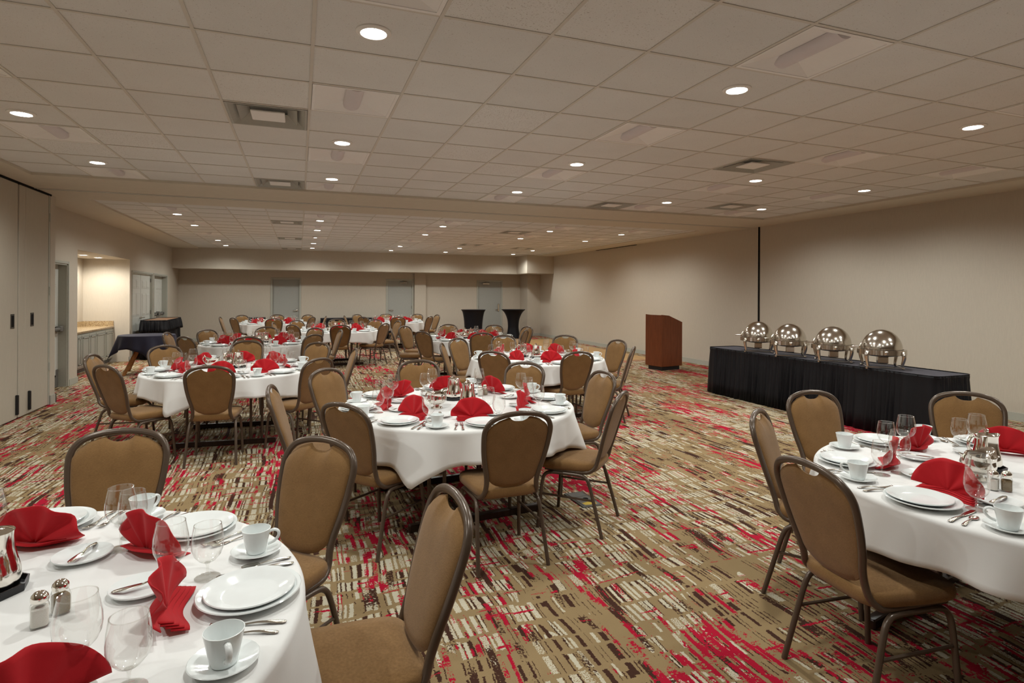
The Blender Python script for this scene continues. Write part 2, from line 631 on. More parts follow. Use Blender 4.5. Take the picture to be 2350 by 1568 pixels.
struct(MB().box((XR - .03, 13.8, SZ - .012), (XR + .01, 16.1, SZ + .002)).build('trim_screen_slot', 'dark'))
struct(MB().box((XP - .05, 7.76, 2.968), (XP + .012, 10.0, SZ + .002)).build('trim_partition_gap', 'dark'))
struct(MB().box((XP - .2, 7.76, 0), (XP - .05, 10.0, SZ)).build('partition_pocket', 'dark'))

# tile fields: fixtures take the place of tiles
TROFF = [(0, -2), (0, 1), (0, 4), (0, 7), (-4, 1), (-4, 4), (-4, 7), (4, -2), (4, 1), (4, 4), (4, 7), (8, -2), (8, 1), (8, 4), (8, 7), (11, 1), (11, 4), (11, 7), (11, -2)]
VENTS = [(-1, 2), (-1, 7), (7, 2), (7, 7), (10, 6)]
FTROFF = [(i, k) for i in (-4, 0, 4, 8, 11) for k in (-1, 2, 6, 11)]
FVENTS = [(-1, 1), (-1, 7), (-1, 13), (7, 1), (7, 7), (10, 8)]
ZT = CEIL + .004
b = MB()
g = MB()


def field(j0, j1, y0, skip, yend):
    for i in range(-5, 13):
        for j in range(j0, j1):
            if (i, j) in skip:
                continue
            x0, x1 = GX + i * T, GX + (i + 1) * T
            ya, yb = y0 + j * T, min(y0 + (j + 1) * T, yend)
            if yb - ya < .01:
                continue
            b.add([(x0, ya, ZT), (x1, ya, ZT), (x1, yb, ZT), (x0, yb, ZT)], [(0, 3, 2, 1)])
    for i in range(-5, 14):
        x = GX + i * T
        g.box((x - .010, y0 + j0 * T, CEIL - .001), (x + .010, yend, CEIL + .0035))
    for j in range(j0, j1 + 1):
        y = y0 + j * T
        if y > yend + .01:
            continue
        g.box((NX0, y - .010, CEIL - .0005), (NX1, y + .010, CEIL + .0032))


field(-11, 8, GY, set(TROFF + VENTS), NY1)
field(-2, 15, GF, set(FTROFF + FVENTS), SOF_Y)
b.box((XL, YN, CEIL + .10), (XR, YB, CEIL + .2))
b.box((NX1, FY0, CEIL - .01), (NX1 + .13, SOF_Y, CEIL + .05))
struct(b.build('ceiling', 'tile', fixn=False))
struct(g.build('trim_ceiling_grid', 'grid'))

# baseboards
b = MB()
b.box((XR - .016, YN, 0), (XR + .002, YB, .105))
struct(b.build('baseboard_right', 'trim'))
b = MB()
for x0, x1 in ((XL, -.93), (.06, 2.96), (4.42, 6.41), (7.47, 8.2)):
    b.box((x0, YB - .016, 0), (x1, YB + .002, .105))
b.box((8.184, 20.584, 0), (XR, YB, .105))
b.box((3.975, YB - .136, 0), (4.425, YB, .105))
struct(b.build('baseboard_back', 'trim'))
b = MB()
for y0, y1 in ((11.90, 12.30), (15.67, 15.80), (17.90, 17.97), (19.71, YB)):
    b.box((XL - .01, y0, 0), (XL + .016, y1, .105))
b.box((XL, 10.16, 0), (XP + .016, 10.186, .13))
b.box((XP - .01, 9.99, 0), (XP + .016, 10.186, .13))
struct(b.build('baseboard_left', 'trim'))


# ------------------------------------------------------------------ doors
def frame_x(y0, y1, z1, depth, name, n):
    """door frame in the left wall (opening y0..y1)"""
    b = MB()
    w = .042
    for a, c in ((y0 - w, y0), (y1, y1 + w)):
        b.bbox((XL - .01, a, 0), (XL + .018, c, z1 + w), .004)
    b.bbox((XL - .01, y0, z1), (XL + .018, y1, z1 + w), .004)
    for a, c in ((y0 - .004, y0 + .02), (y1 - .02, y1 + .004)):
        b.box((XL - depth, a, 0), (XL, c, z1))
    b.box((XL - depth, y0, z1 - .02), (XL, y1, z1 + .002))
    return struct(b.build(name, 'trim'))


def six_panel(mb, y0, y1, x, z1):
    """raised panels of a six-panel leaf lying in the plane x = const, facing +x"""
    w = y1 - y0
    for a, c in ((.12, .45), (.55, .88)):
        for z0, zz in ((.18, .86), (1.02, 1.58), (1.70, 1.92)):
            ya, yb = y0 + w * a, y0 + w * c
            z0s, zzs = z0 * z1 / 2.06, zz * z1 / 2.06
            mb.bbox((x - .004, ya, z0s), (x + .006, yb, zzs), .004)
            mb.bbox((x, ya + .03, z0s + .03), (x + .013, yb - .03, zzs - .03), .008)


def lever_x(x, y, z, d, parent):
    h = MB()
    h.lathe([(.028, 0), (.028, .012), (.012, .016), (.011, .05)], 16, Matrix.Translation((x, y, z)) @ Matrix.Rotation(PI / 2, 4, 'Y'))
    h.tube([(x + .05, y, z), (x + .055, y + d * .03, z), (x + .055, y + d * .12, z - .004)], .009, 8)
    return h.build('handle', 'steel', parent)


def hinges_x(x, ys, zs, parent):
    for y in ys:
        for z in zs:
            MB().bbox((x - .004, y - .013, z - .05), (x + .012, y + .013, z + .05), .003).build('hinge', 'rubber', parent)


# door_1: recessed exit door beside the column
fr = frame_x(10.86, 11.83, 2.08, .13, 'door_frame_1', 1)
d1 = struct(MB().box((XL - .17, 10.86, .008), (XL - .125, 11.83, 2.075)).build('door_1', 'paleDoor'))
m = MB(); six_panel(m, 10.86, 11.83, XL - .125, 2.06); m.build('door_panels', 'paleDoor', d1)
MB().box((XL - .126, 10.88, .01), (XL - .119, 11.81, .30)).build('kick_plate', 'rubber', d1)
m = MB()
m.bbox((XL - .125, 10.95, .95), (XL - .05, 11.06, 1.02), .008)
m.bbox((XL - .085, 11.0, .96), (XL - .045, 11.78, 1.01), .01)
m.bbox((XL - .125, 11.68, .94), (XL - .04, 11.80, 1.03), .01)
m.build('push_bar', 'rubber', d1)
# door_2: closet pair
frame_x(15.86, 17.84, 2.08, .05, 'door_frame_2', 2)
d2 = struct(MB().box((XL - .09, 15.86, .008), (XL - .045, 17.84, 2.075)).build('door_2', 'paleDoor'))
m = MB(); six_panel(m, 15.87, 16.845, XL - .045, 2.06); m.build('door_panels', 'paleDoor', d2)
m = MB(); six_panel(m, 16.855, 17.83, XL - .045, 2.06); m.build('door_panels', 'paleDoor', d2)
MB().box((XL - .046, 16.846, .01), (XL - .0435, 16.854, 2.07)).build('door_gap', 'dark', d2)
lever_x(XL - .045, 16.79, .97, -1, d2)
lever_x(XL - .045, 16.91, .97, 1, d2)
hinges_x(XL - .03, (15.875, 17.825), (1.92, 1.08), d2)
# door_3: recessed exit pair
frame_x(18.03, 19.65, 2.08, .13, 'door_frame_3', 3)
d3 = struct(MB().box((XL - .17, 18.03, .008), (XL - .125, 19.65, 2.075)).build('door_3', 'paleDoor'))
m = MB(); six_panel(m, 18.04, 18.835, XL - .125, 2.06); m.build('door_panels', 'paleDoor', d3)
m = MB(); six_panel(m, 18.845, 19.64, XL - .125, 2.06); m.build('door_panels', 'paleDoor', d3)
for ya, yb in ((18.1, 18.78), (18.9, 19.58)):
    m = MB()
    m.bbox((XL - .09, ya, .96), (XL - .05, yb, 1.02), .01)
    m.bbox((XL - .125, ya, .92), (XL - .045, ya + .12, 1.06), .01)
    m.bbox((XL - .125, yb - .1, .94), (XL - .05, yb, 1.04), .01)
    m.build('push_bar', 'rubber', d3)


# back wall doors
def back_door(n, x0, x1, closer, handle, lock, hinge):
    z1 = DZ
    b = MB()
    w = .055
    for a, c in ((x0 - w, x0), (x1, x1 + w)):
        b.bbox((a, YB - .02, 0), (c, YB + .01, z1 + w), .004)
    b.bbox((x0, YB - .02, z1), (x1, YB + .01, z1 + w), .004)
    for a, c in ((x0 - .002, x0 + .012), (x1 - .012, x1 + .002)):
        b.box((a, YB, 0), (c, YB + .12, z1))
    b.box((x0, YB, z1 - .012), (x1, YB + .12, z1 + .002))
    struct(b.build('door_frame_%d' % n, 'trim'))
    dep = .07 if closer is None else .015
    d = struct(MB().box((x0 + .012, YB + dep, .008), (x1 - .012, YB + dep + .045, z1 - .014)).build('door_%d' % n, 'door'))
    y = YB + dep
    h = MB()
    h.lathe([(.03, 0), (.03, .012), (.012, .016), (.011, .05)], 16, Matrix.Translation((handle, y, 1.0)) @ Matrix.Rotation(PI / 2, 4, 'X'))
    dd = 1 if handle < (x0 + x1) / 2 else -1
    h.tube([(handle, y - .05, 1.0), (handle + dd * .03, y - .056, 1.0), (handle + dd * .13, y - .056, .995)], .011, 8)
    h.build('handle', 'steel', d)
    if lock:
        MB().bbox((handle - .035, y - .03, .93), (handle + .035, y + .002, 1.22), .012).build('card_lock', 'steel', d)
    if closer is not None:
        c = MB()
        c.bbox((closer - .14, y - .06, 1.97), (closer + .14, y + .002, 2.03), .008)
        c.build('door_closer', 'steel', d)
        a = MB()
        a.tube([(closer, y - .05, 2.03), (closer + .10 * dd, y - .14, 2.055), (closer - .05 * dd, y - .02, 2.085)], .009, 6)
        a.build('closer_arm', 'steel', d)
    if hinge is not None:
        for z in (.30, 1.1, 1.85):
            MB().bbox((hinge - .012, y - .012, z - .055), (hinge + .012, y + .002, z + .055), .003).build('hinge', 'rubber', d)


back_door(4, -.87, 0.0, None, -.08, False, None)
back_door(5, 3.02, 3.92, 3.60, 3.10, False, 3.905)
back_door(6, 6.47, 7.41, 6.78, 7.30, True, 6.485)

# accordion partition panels folded against the left side
for k, (y0, y1, hy, lab) in enumerate(((7.78, 8.98, 8.84, 'wide beige partition panel at the left edge of the room'), (9.02, 9.93, 9.40, 'narrow beige partition panel next to the left column'))):
    p = tag(empty('partition_panel', (XP, (y0 + y1) / 2, 0)), lab, 'partition', 'accordion partition panels')
    hw = (y1 - y0) / 2
    m = MB()
    if k == 0:
        m.bbox((-.06, -hw, .012), (0, hw, 2.968), .006)
    else:
        m.bbox((-.06, -hw, .012), (0, -hw + .18, 2.968), .006)
        m.bbox((-.06, -hw + .183, .012), (0, hw, 2.968), .006)
    m.build('panel', 'panel', p)
    c = hy - (y0 + y1) / 2
    m = MB()
    m.box((-.002, c - .05, 1.15), (.004, c + .05, 1.33))
    m.build('flush_pull', 'bronze', p)
    MB().box((.003, c - .032, 1.17), (.0055, c + .032, 1.31)).build('pull_recess', 'dark', p)
    c2 = (-hw + .02 + hw) if k == 0 else (9.30 - (y0 + y1) / 2)
    c2 = hw - .035 if k == 0 else c2
    MB().bbox((-.002, c2 - .018, .06), (.03, c2 + .018, .31), .006).build('floor_bolt', 'blackp', p)
    m = MB()
    m.box((-.05, hw - .004, .012), (.006, hw + .03, 2.968)) if k else m.box((-.05, hw, .012), (-.03, hw + .035, 2.968))
    m.build('edge_trim', 'trim' if k else 'dark', p)
    if k:
        for z in (.55, 1.62, 2.66):
            MB().bbox((0, hw + .005, z - .06), (.018, hw + .03, z + .06), .004).build('hinge', 'trim', p)


# ------------------------------------------------------------------ ceiling fixtures
def build_downlight():
    o = empty('ceiling_downlight', (0, 0, CEIL))
    MB().lathe([(.066, -.004), (.070, -.010), (.086, -.009), (.094, -.002), (.094, .004)], 32).build('trim_ring', 'white', o)
    MB().lathe([(.0, -.0065), (.050, -.0065), (.067, -.005), (.067, .003), (0, .003)], 32).build('lens', 'lens', o)
    return o


def add_lamp(o, w=LAMP_W, col=LAMP_COL, size=162):
    l = bpy.data.lights.new('lamp', 'SPOT')
    l.energy = w
    l.color = col
    l.spot_size = R(size)
    l.spot_blend = .55
    l.shadow_soft_size = .06
    lo = bpy.data.objects.new('lamp', l)
    COL.objects.link(lo)
    lo.parent = o
    lo.location = (0, 0, -.03)


COLN = {-3.5: 'far left', .5: 'left centre', 4.5: 'centre', 7.5: 'right centre', 8.5: 'right centre', 11.5: 'far right'}
proto = build_downlight()
LAMPS = []
for j, row in ((-3.5, 'overhead'), (-.5, 'nearest'), (3.5, 'second'), (6.5, 'third')):  # overhead row is unseen, added at grid spacing to light the front tables
    for i in (-3.5, .5, 4.5, 8.5, 11.5):
        LAMPS.append((GX + i * T, GY + j * T, 'round lit downlight, %s row in front of the beam, %s column' % (row, COLN[i])))
for k, row in ((.5, 'first'), (3.5, 'second'), (9.5, 'third'), (12.5, 'fourth')):
    for i in (-3.5, .5, 4.5, 8.5, 11.5):
        if i == 8.5 and k > 5:
            i = 7.5
        LAMPS.append((GX + i * T, GF + k * T, 'small round lit downlight, %s row behind the beam, %s column' % (row, COLN[i])))
for x, y, lab in LAMPS:
    if 'camera' in lab or 'overhead' in lab:
        o = empty('ceiling_downlight', (x, y, CEIL))
        for ch in proto.children:
            c = ch.copy(); COL.objects.link(c); c.parent = o
        tag(o, lab.replace(' row in front of the beam', ''), 'ceiling light', 'round downlights in the ceiling')
    else:
        o = place(proto, USED, (x, y, CEIL), 0, lab, 'ceiling light', 'round downlights in the ceiling')
for o in [q for q in COL.objects if q.name.startswith('ceiling_downlight')]:
    add_lamp(o, LAMP_W * (.8 if 'overhead' in o['label'] else 1.0))
o = copy_tree(proto)
for ch in list(o.children):
    if ch.type == 'LIGHT':
        bpy.data.objects.remove(ch)
o.location = (GX + .5 * T, GF + 6.5 * T, CEIL)
o.scale = (.6, .6, 1)
tag(o, 'smallest round lit downlight, alone between rows behind the beam', 'ceiling light', 'round downlights in the ceiling')
for y, w in ((14.03, 'near'), (14.95, 'far')):
    o = copy_tree(proto)
    for ch in list(o.children):
        if ch.type == 'LIGHT':
            bpy.data.objects.remove(ch)
    o.location = (-4.12, y, 2.362)
    tag(o, 'round lit downlight at the %s end of the alcove ceiling' % w, 'ceiling light', 'alcove downlights')
    add_lamp(o, 80, (1, .96, .87), 170)


def build_troffer():
    o = empty('ceiling_troffer', (0, 0, CEIL))
    h = T / 2 - .013
    m = MB()
    for a, c in (((-h, -h), (h, -h + .022)), ((-h, h - .022), (h, h)), ((-h, -h + .022), (-h + .022, h - .022)), ((h - .022, -h + .022), (h, h - .022))):
        m.box((a[0], a[1], -.003), (c[0], c[1], .012))
    m.build('frame', 'pan', o)
    i = h - .022
    m = MB()
    t = .052
    vs = [(-i, -i, .0), (i, -i, .0), (i, i, .0), (-i, i, .0), (-.07, -i + .10, t), (.07, -i + .10, t), (.07, i - .10, t), (-.07, i - .10, t)]
    m.add(vs, [(0, 4, 5, 1), (1, 5, 6, 2), (2, 6, 7, 3), (3, 7, 4, 0), (4, 7, 6, 5)])
    m.build('reflector', 'pan', o)
    m = MB()
    L = i - .045

    def bas(u, v):
        a = PI * u
        return (math.cos(a) * .064, -L + 2 * L * v, .050 - math.sin(a) * .046)
    m.grid(bas, 13, 2)
    n = 13
    for e in (0, 1):
        m.add([bas(k / 12, e) for k in range(13)], [tuple(range(13))])
    m.build('lamp_basket', 'lensoff', o)
    return o


def build_vent():
    o = empty('ceiling_vent', (0, 0, CEIL))
    h = T / 2 - .013

    def ring(r0, z0, r1, z1, nm, mat):
        m = MB()
        vs = [(sx * r0, sy * r0, z0) for sx, sy in ((-1, -1), (1, -1), (1, 1), (-1, 1))] + [(sx * r1, sy * r1, z1) for sx, sy in ((-1, -1), (1, -1), (1, 1), (-1, 1))]
        m.add(vs, [(k, (k + 1) % 4, 4 + (k + 1) % 4, 4 + k) for k in range(4)])
        m.build(nm, mat, o, solid=.004)
    ring(h, -.003, h - .018, -.003, 'frame', 'vent')
    ring(h - .018, -.003, h - .085, .055, 'louver', 'vent')
    ring(h - .075, .006, h - .15, .07, 'louver', 'vent')
    MB().bbox((-.125, -.125, -.002), (.125, .125, .012), .004).build('centre_plate', 'pan', o)
    MB().box((-h, -h, .085), (h, h, .10)).build('duct_cap', 'rubber', o)
    return o


pt, pv = build_troffer(), build_vent()
RW = {-2: 'nearest', 1: 'second', 4: 'third', 7: 'fourth', -1: 'first', 2: 'second', 10: 'fourth'}
for i, j in TROFF:
    place(pt, USED, (GX + (i + .5) * T, GY + (j + .5) * T, CEIL), 0, 'unlit square troffer, %s row in front of the beam, %s column' % (RW[j], COLN[i + .5]), 'ceiling light', 'unlit square troffers')
for i, k in FTROFF:
    rw = {-1: 'first', 2: 'second', 6: 'third', 11: 'fourth'}[k]
    place(pt, USED, (GX + (i + .5) * T, GF + (k + .5) * T, CEIL), 0, 'distant unlit square troffer, %s row behind the beam, %s column' % (rw, COLN[i + .5]), 'ceiling light', 'unlit square troffers')
for (i, j), lab in zip(VENTS, ('large square ceiling vent left of the nearest troffers', 'square ceiling vent left of the column next to the beam', 'square ceiling vent with raised centre on the right half', 'square ceiling vent right of centre close to the beam', 'square ceiling vent at the far right near the beam corner')):
    place(pv, USED, (GX + (i + .5) * T, GY + (j + .5) * T, CEIL), 0, lab, 'vent', 'square ceiling vents')
for (i, k), lab in zip(FVENTS, ('square vent behind the beam on the left, nearest of its column', 'square vent behind the beam on the left, middle of its column', 'square vent behind the beam on the left, by the back wall', 'square vent behind the beam on the right, nearest', 'square vent behind the beam on the right, second', 'square vent near the right wall at the far end')):
    place(pv, USED, (GX + (i + .5) * T, GF + (k + .5) * T, CEIL), 0, lab, 'vent', 'square ceiling vents')

# ------------------------------------------------------------------ alcove counter
cab = tag(empty('counter_cabinet', (-4.32, 13.98, 0)), 'long grey cabinet with panelled doors standing in the lit alcove', 'cabinet')
Y0, Y1 = 12.31 - 13.98, 15.66 - 13.98
x1 = .29
m = MB()
m.box((-.28, Y0, .10), (x1, Y1, .79))
m.build('body', 'cab', cab)
MB().box((-.28, Y0, 0), (x1 - .07, Y1, .10)).build('plinth', 'rubber', cab)
for ya, yb in ((12.36, 12.83), (12.85, 13.32), (13.36, 13.58), (13.61, 14.04), (14.07, 14.44), (14.48, 15.05), (15.09, 15.62)):
    d = MB()
    a, c = ya - 13.98, yb - 13.98
    d.bbox((x1 - .002, a, .13), (x1 + .018, c, .75), .004)
    d.build('cabinet_door', 'cab', cab)
    dd = cab.children[-1]
    e = MB()
    w = .035
    e.bbox((x1 + .016, a + .03, .17), (x1 + .030, a + .03 + w, .71), .006)
    e.bbox((x1 + .016, c - .03 - w, .17), (x1 + .030, c - .03, .71), .006)
    e.bbox((x1 + .016, a + .03, .71 - w), (x1 + .030, c - .03, .71), .006)
    e.bbox((x1 + .016, a + .03, .17), (x1 + .030, c - .03, .17 + w), .006)
    e.build('moulding', 'cab', [q for q in cab.children if q.name.startswith('cabinet_door')][-1])
ct = tag(empty('countertop', (-4.32, 13.98, .79)), 'speckled brown granite countertop with backsplash in the lit alcove', 'countertop')
MB().bbox((-.28, Y0, .0), (x1 + .03, Y1, .04), .006).build('slab', 'granite', ct)
m = MB()
m.box((-.285, Y0, .04), (-.262, Y1, .155))
m.box((-.262, Y1 - .022, .04), (x1 + .02, Y1, .155))
m.build('backsplash', 'granite', ct)


# ================================================================== FURNITURE
def build_chair():
    o = empty('banquet_chair')
    HW = [(.405, .174), (.45, .164), (.50, .157), (.53, .157), (.58, .167), (.63, .180), (.70, .193), (.76, .200), (.815, .203), (.85, .195)]
    YZ = [(.42, -.165), (.45, -.183), (.55, -.214), (.65, -.242), (.75, -.272), (.85, -.303), (.94, -.332)]
    yz = lambda z: interp(z, YZ)
    side = [(.178, .17, .408), (.178, .0, .407), (.177, -.11, .408), (.174, -.150, .418)]
    side += [(interp(z, HW), yz(z), z) for z in (.45, .50, .56, .63, .70, .76, .815)]
    side += [(.198, yz(.848), .848), (.181, yz(.880), .880), (.145, yz(.908), .908), (.075, yz(.928), .928), (0, yz(.934), .934)]
    half = catmull(side, 4)
    full = half + [Vector((-p.x, p.y, p.z)) for p in reversed(half[:-1])]
    m = MB()
    m.tube(full, .0142, 10, flat=1.1)
    m.tube([(-.178, .165, .408), (.178, .165, .408)], .010, 8)
    m.tube([(-.178, -.09, .407), (.178, -.09, .407)], .010, 8)
    m.build('back_frame', 'frame', o)
    TOP = [(0, .934), (.075, .928), (.145, .908), (.181, .880), (.198, .848), (.203, .815)]

    def panel(u, v, sgn):
        au = abs(u)
        zb = .470 + .080 * (1 - math.sqrt(max(0, 1 - .985 * u * u)))
        x = u * .19
        zt = interp(abs(x) * 1.05, TOP) - .014
        ax = abs(x)
        if ax < .072:
            zt -= .034 * (1 - (ax / .072) ** 2) ** .75
        z = zb + (zt - zb) * v
        w = interp(z, HW[:-1] + [(.848, .198), (.880, .183), (.92, .166)]) - .010
        x = u * w
        e = (1 - au ** 5) ** .6 * max(0, 1 - abs(2 * v - 1) ** 7) ** .6
        th = (.004 + (.030 if sgn > 0 else .012) * e)
        yy = yz(z) + .003 + sgn * th * .9
        return (x, yy, z - sgn * th * .25)
    m = MB()
    nu, nv = 39, 17
    m.grid(lambda a, c: panel(2 * a - 1, c, 1), nu, nv)
    m.grid(lambda a, c: panel(2 * a - 1, c, -1), nu, nv)
    off = nu * nv
    rim = [i for i in range(nu)] + [j * nu + nu - 1 for j in range(1, nv)] + [(nv - 1) * nu + i for i in range(nu - 2, -1, -1)] + [j * nu for j in range(nv - 2, 0, -1)]
    for a, c in zip(rim, rim[1:] + rim[:1]):
        m.f.append([a, c, c + off, a + off]); m.sm.append(True)
    m.build('backrest', 'chair', o)
    # seat cushion
    m = MB()
    N = 44

    def outl(k, s, z):
        a = 2 * PI * k / N
        ca, sa = math.cos(a), math.sin(a)
        ex = .36
        px = math.copysign(abs(ca) ** ex, ca)
        py = math.copysign(abs(sa) ** ex, sa)
        w = .208 + .018 * py
        return (px * w * s, .017 + py * .218 * (s if s < 1 else 1 + (s - 1)), z)
    lev = [(.0, .412), (.93, .412), (.985, .424), (1.0, .444), (.985, .462), (.94, .472), (.72, .478), (.4, .480), (0, .4805)]
    vs, fs = [], []
    for s_, z in lev:
        for k in range(N):
            vs.append(outl(k, max(s_, 1e-4), z))
    for q in range(len(lev) - 1):
        for k in range(N):
            j = (k + 1) % N
            fs.append((q * N + k, q * N + j, (q + 1) * N + j, (q + 1) * N + k))
    m.add(vs, fs, True)
    m.build('seat', 'chair', o)
    for sx in (1, -1):
        pts = catmull([(sx * .212, .212, 0), (sx * .203, .196, .20), (sx * .196, .182, .33), (sx * .192, .158, .375), (sx * .190, .11, .388), (sx * .190, .03, .389)], 4)
        MB().tube(pts, .0125, 8).build('leg', 'frame', o)
        pts = catmull([(sx * .218, -.245, 0), (sx * .207, -.190, .20), (sx * .199, -.153, .33), (sx * .194, -.125, .375), (sx * .190, -.08, .388), (sx * .190, .03, .389)], 4)
        MB().tube(pts, .0125, 8).build('leg', 'frame', o)
        MB().tube([(sx * .2015, .192, .235), (sx * .2045, -.178, .235)], .008, 6).build('stretcher', 'frame', o)
    return o


def build_table():
    o = empty('banquet_table')
    m = MB()
    m.lathe([(0, .722), (.885, .722), (.893, .726), (.893, .742), (.885, .746), (0, .746)], 64)
    m.build('tabletop', 'runner', o)
    for y in (-.43, .47):
        MB().bbox((-.50, y - .025, 0), (.50, y + .025, .05), .006).build('foot_rail', 'runner', o)
        for x in (-.36, -.25, .25, .36):
            MB().tube([(x, y, .045), (x, y, .722)], .0135, 8).build('leg', 'frame', o)
        s = 1 if y < 0 else -1
        for x in (-.30, .30):
            MB().tube([(x, y, .45), (x, y + s * .20, .722)], .007, 6).build('brace', 'frame', o)
        m = MB()
        m.tube([(-.36, y, .69), (.36, y, .69)], .011, 8)
        m.build('cross_bar', 'frame', o)
    return o


RT = .90


def cloth_mesh(seed, corner, seats=()):
    rnd = random.Random(seed)
    N = 240
    ph = [rnd.uniform(0, 2 * PI) for _ in range(8)]
    jit = [rnd.uniform(-5, 5) for _ in range(4)]
    ln = [rnd.uniform(-.03, .03) for _ in range(4)]
    m = MB()
    ang = [360 * k / N for k in range(N)]

    def prof(a):
        best, bi = 999, 0
        for q in range(4):
            d = (a - (corner + 90 * q + jit[q]) + 180) % 360 - 180
            if abs(d) < abs(best):
                best, bi = d, q
        peak = math.exp(-abs(best) / 11.0)
        L = .178 + (.145 + ln[bi]) * peak + .012 * math.sin(R(a) * 5 + ph[0])
        for sa in seats:                          # the cloth rests on the seats pushed under it
            d = abs((a - sa + 180) % 360 - 180)
            k = (1 - smoothstep(13, 19, d)) * (1 - .85 * math.exp(-(best / 8.0) ** 2))
            L += (min(L, .222) - L) * k
        fold = math.exp(-((best) / 6.5) ** 2) * .050 - math.exp(-((abs(best) - 12) / 6.0) ** 2) * .030
        wav = .016 * math.sin(R(a) * 14 + ph[1] + .6 * math.sin(R(a) * 3 + ph[2])) + .012 * math.sin(R(a) * 23 + ph[3])
        return L, fold, wav
    rings = []
    for r in (0.0, .3, .6, .78, .86):
        rings.append([(r * math.cos(R(a)), r * math.sin(R(a)), .7505 + (.0012 * math.sin(7 * R(a) + ph[4]) if r > .7 else 0)) for a in ang])
    for t in (20, 45, 70, 90):
        rr = RT - .02 + .02 * math.sin(R(t))
        zz = .7305 + .02 * math.cos(R(t))
        rings.append([(rr * math.cos(R(a)), rr * math.sin(R(a)), zz) for a in ang])
    pr = [prof(a) for a in ang]
    for t in (.08, .18, .3, .43, .57, .71, .86, 1.0):
        ring = []
        for a, (L, fo, wv) in zip(ang, pr):
            rr = RT + .012 * t + (fo * t ** .8 + wv * (t ** 1.1)) + .025 * L / .3 * t
            rr = max(rr, RT - .004)
            ring.append((rr * math.cos(R(a)), rr * math.sin(R(a)), .7305 - L * t))
        rings.append(ring)
    vs = [p for q in rings for p in q]
    fs = []
    for q in range(len(rings) - 1):
        for k in range(N):
            j = (k + 1) % N
            fs.append((q * N + k, q * N + j, (q + 1) * N + j, (q + 1) * N + k))
    m.add(vs, fs, True)
    o = m.build('tablecloth', 'linen', solid=.0016)
    return o


TABLES = {  # centre, cloth corner angle, table turn, description
    'A': ((-.88, 1.81), 345, 5, 'front left table'), 'B': ((3.18, 1.67), 243, 12, 'front right table'),
    'C': ((1.16, 4.37), 241, 5, 'front centre table'), 'D': ((-.70, 7.20), 237, -4, 'second row left table'),
    'E': ((3.03, 7.23), 240, 3, 'second row right table'), 'F': ((-.67, 10.80), 236, 0, 'third row left table'),
    'G': ((.84, 13.88), 318, 4, 'fourth row centre table'), 'H': ((3.05, 10.75), 245, -3, 'third row right table'),
    'I': ((-.68, 17.60), 240, 2, 'back row left table'), 'J': ((2.67, 17.65), 310, -5, 'back row right table')}
CHAIRS = {  # top of the backrest (x, y)
    'A': [(-.81, 3.30, 90), (.11, 2.81, 45), (.50, 1.90, 0)],
    'B': [(1.92, 1.78, 180), (2.49, 2.66, 135), (3.37, 3.09, 90), (4.36, 2.69, 45)],
    'C': [(1.18, 3.06, -90), (.26, 3.66, -135), (-.20, 4.50, 180), (.21, 5.37, 135), (1.12, 5.78, 90), (2.09, 5.28, 45), (2.50, 4.45, 0), (2.09, 3.46, -45)],
    'D': [(-.77, 5.88, -90), (-1.67, 6.23, -135), (-2.09, 7.35, 180), (-1.60, 8.34, 135), (-.68, 8.85, 90), (.25, 8.26, 45), (.65, 7.23, 0), (.20, 6.24, -45)],
    'E': [(2.11, 6.39, -135), (1.80, 7.68, 180), (2.22, 8.44, 135), (3.10, 8.85, 90), (4.10, 8.60, 45), (4.43, 7.48, 0), (4.04, 6.43, -45), (3.06, 6.09, -90)],
    'F': [(-.73, 9.61, -90), (-1.63, 9.88, -135), (-2.08, 11.02, 180), (-1.58, 11.73, 135), (-.60, 12.32, 90), (.31, 11.77, 45), (.72, 10.96, 0), (.23, 9.82, -45)],
    'G': [(.81, 12.59, -90), (-.15, 13.02, -135), (-.56, 14.07, 180), (-.07, 15.04, 135), (.90, 15.50, 90), (1.83, 15.07, 45), (2.28, 14.23, 0), (1.80, 13.07, -45)],
    'H': [(2.02, 10.09, -135), (1.62, 10.98, 180), (2.02, 11.93, 135), (3.05, 12.36, 90), (3.98, 11.93, 45), (4.44, 11.12, 0), (3.95, 10.06, -45), (2.95, 9.48, -90)],
    'I': [(-.62, 16.18, -90), (-1.64, 16.97, -135), (-2.05, 17.66, 180), (-1.62, 18.95, 135), (-.64, 19.15, 90), (.26, 18.85, 45), (.74, 17.66, 0), (.34, 17.05, -45)],
    'J': [(2.62, 16.45, -90), (1.69, 16.80, -135), (1.25, 17.89, 180), (1.70, 18.90, 135), (2.66, 19.20, 90), (3.64, 18.85, 45), (4.11, 18.00, 0), (3.63, 16.85, -45)]}
SEAT = {0: 'right', 45: 'far right', 90: 'far', 135: 'far left', 180: 'left', -135: 'near left', -90: 'near', -45: 'near right'}

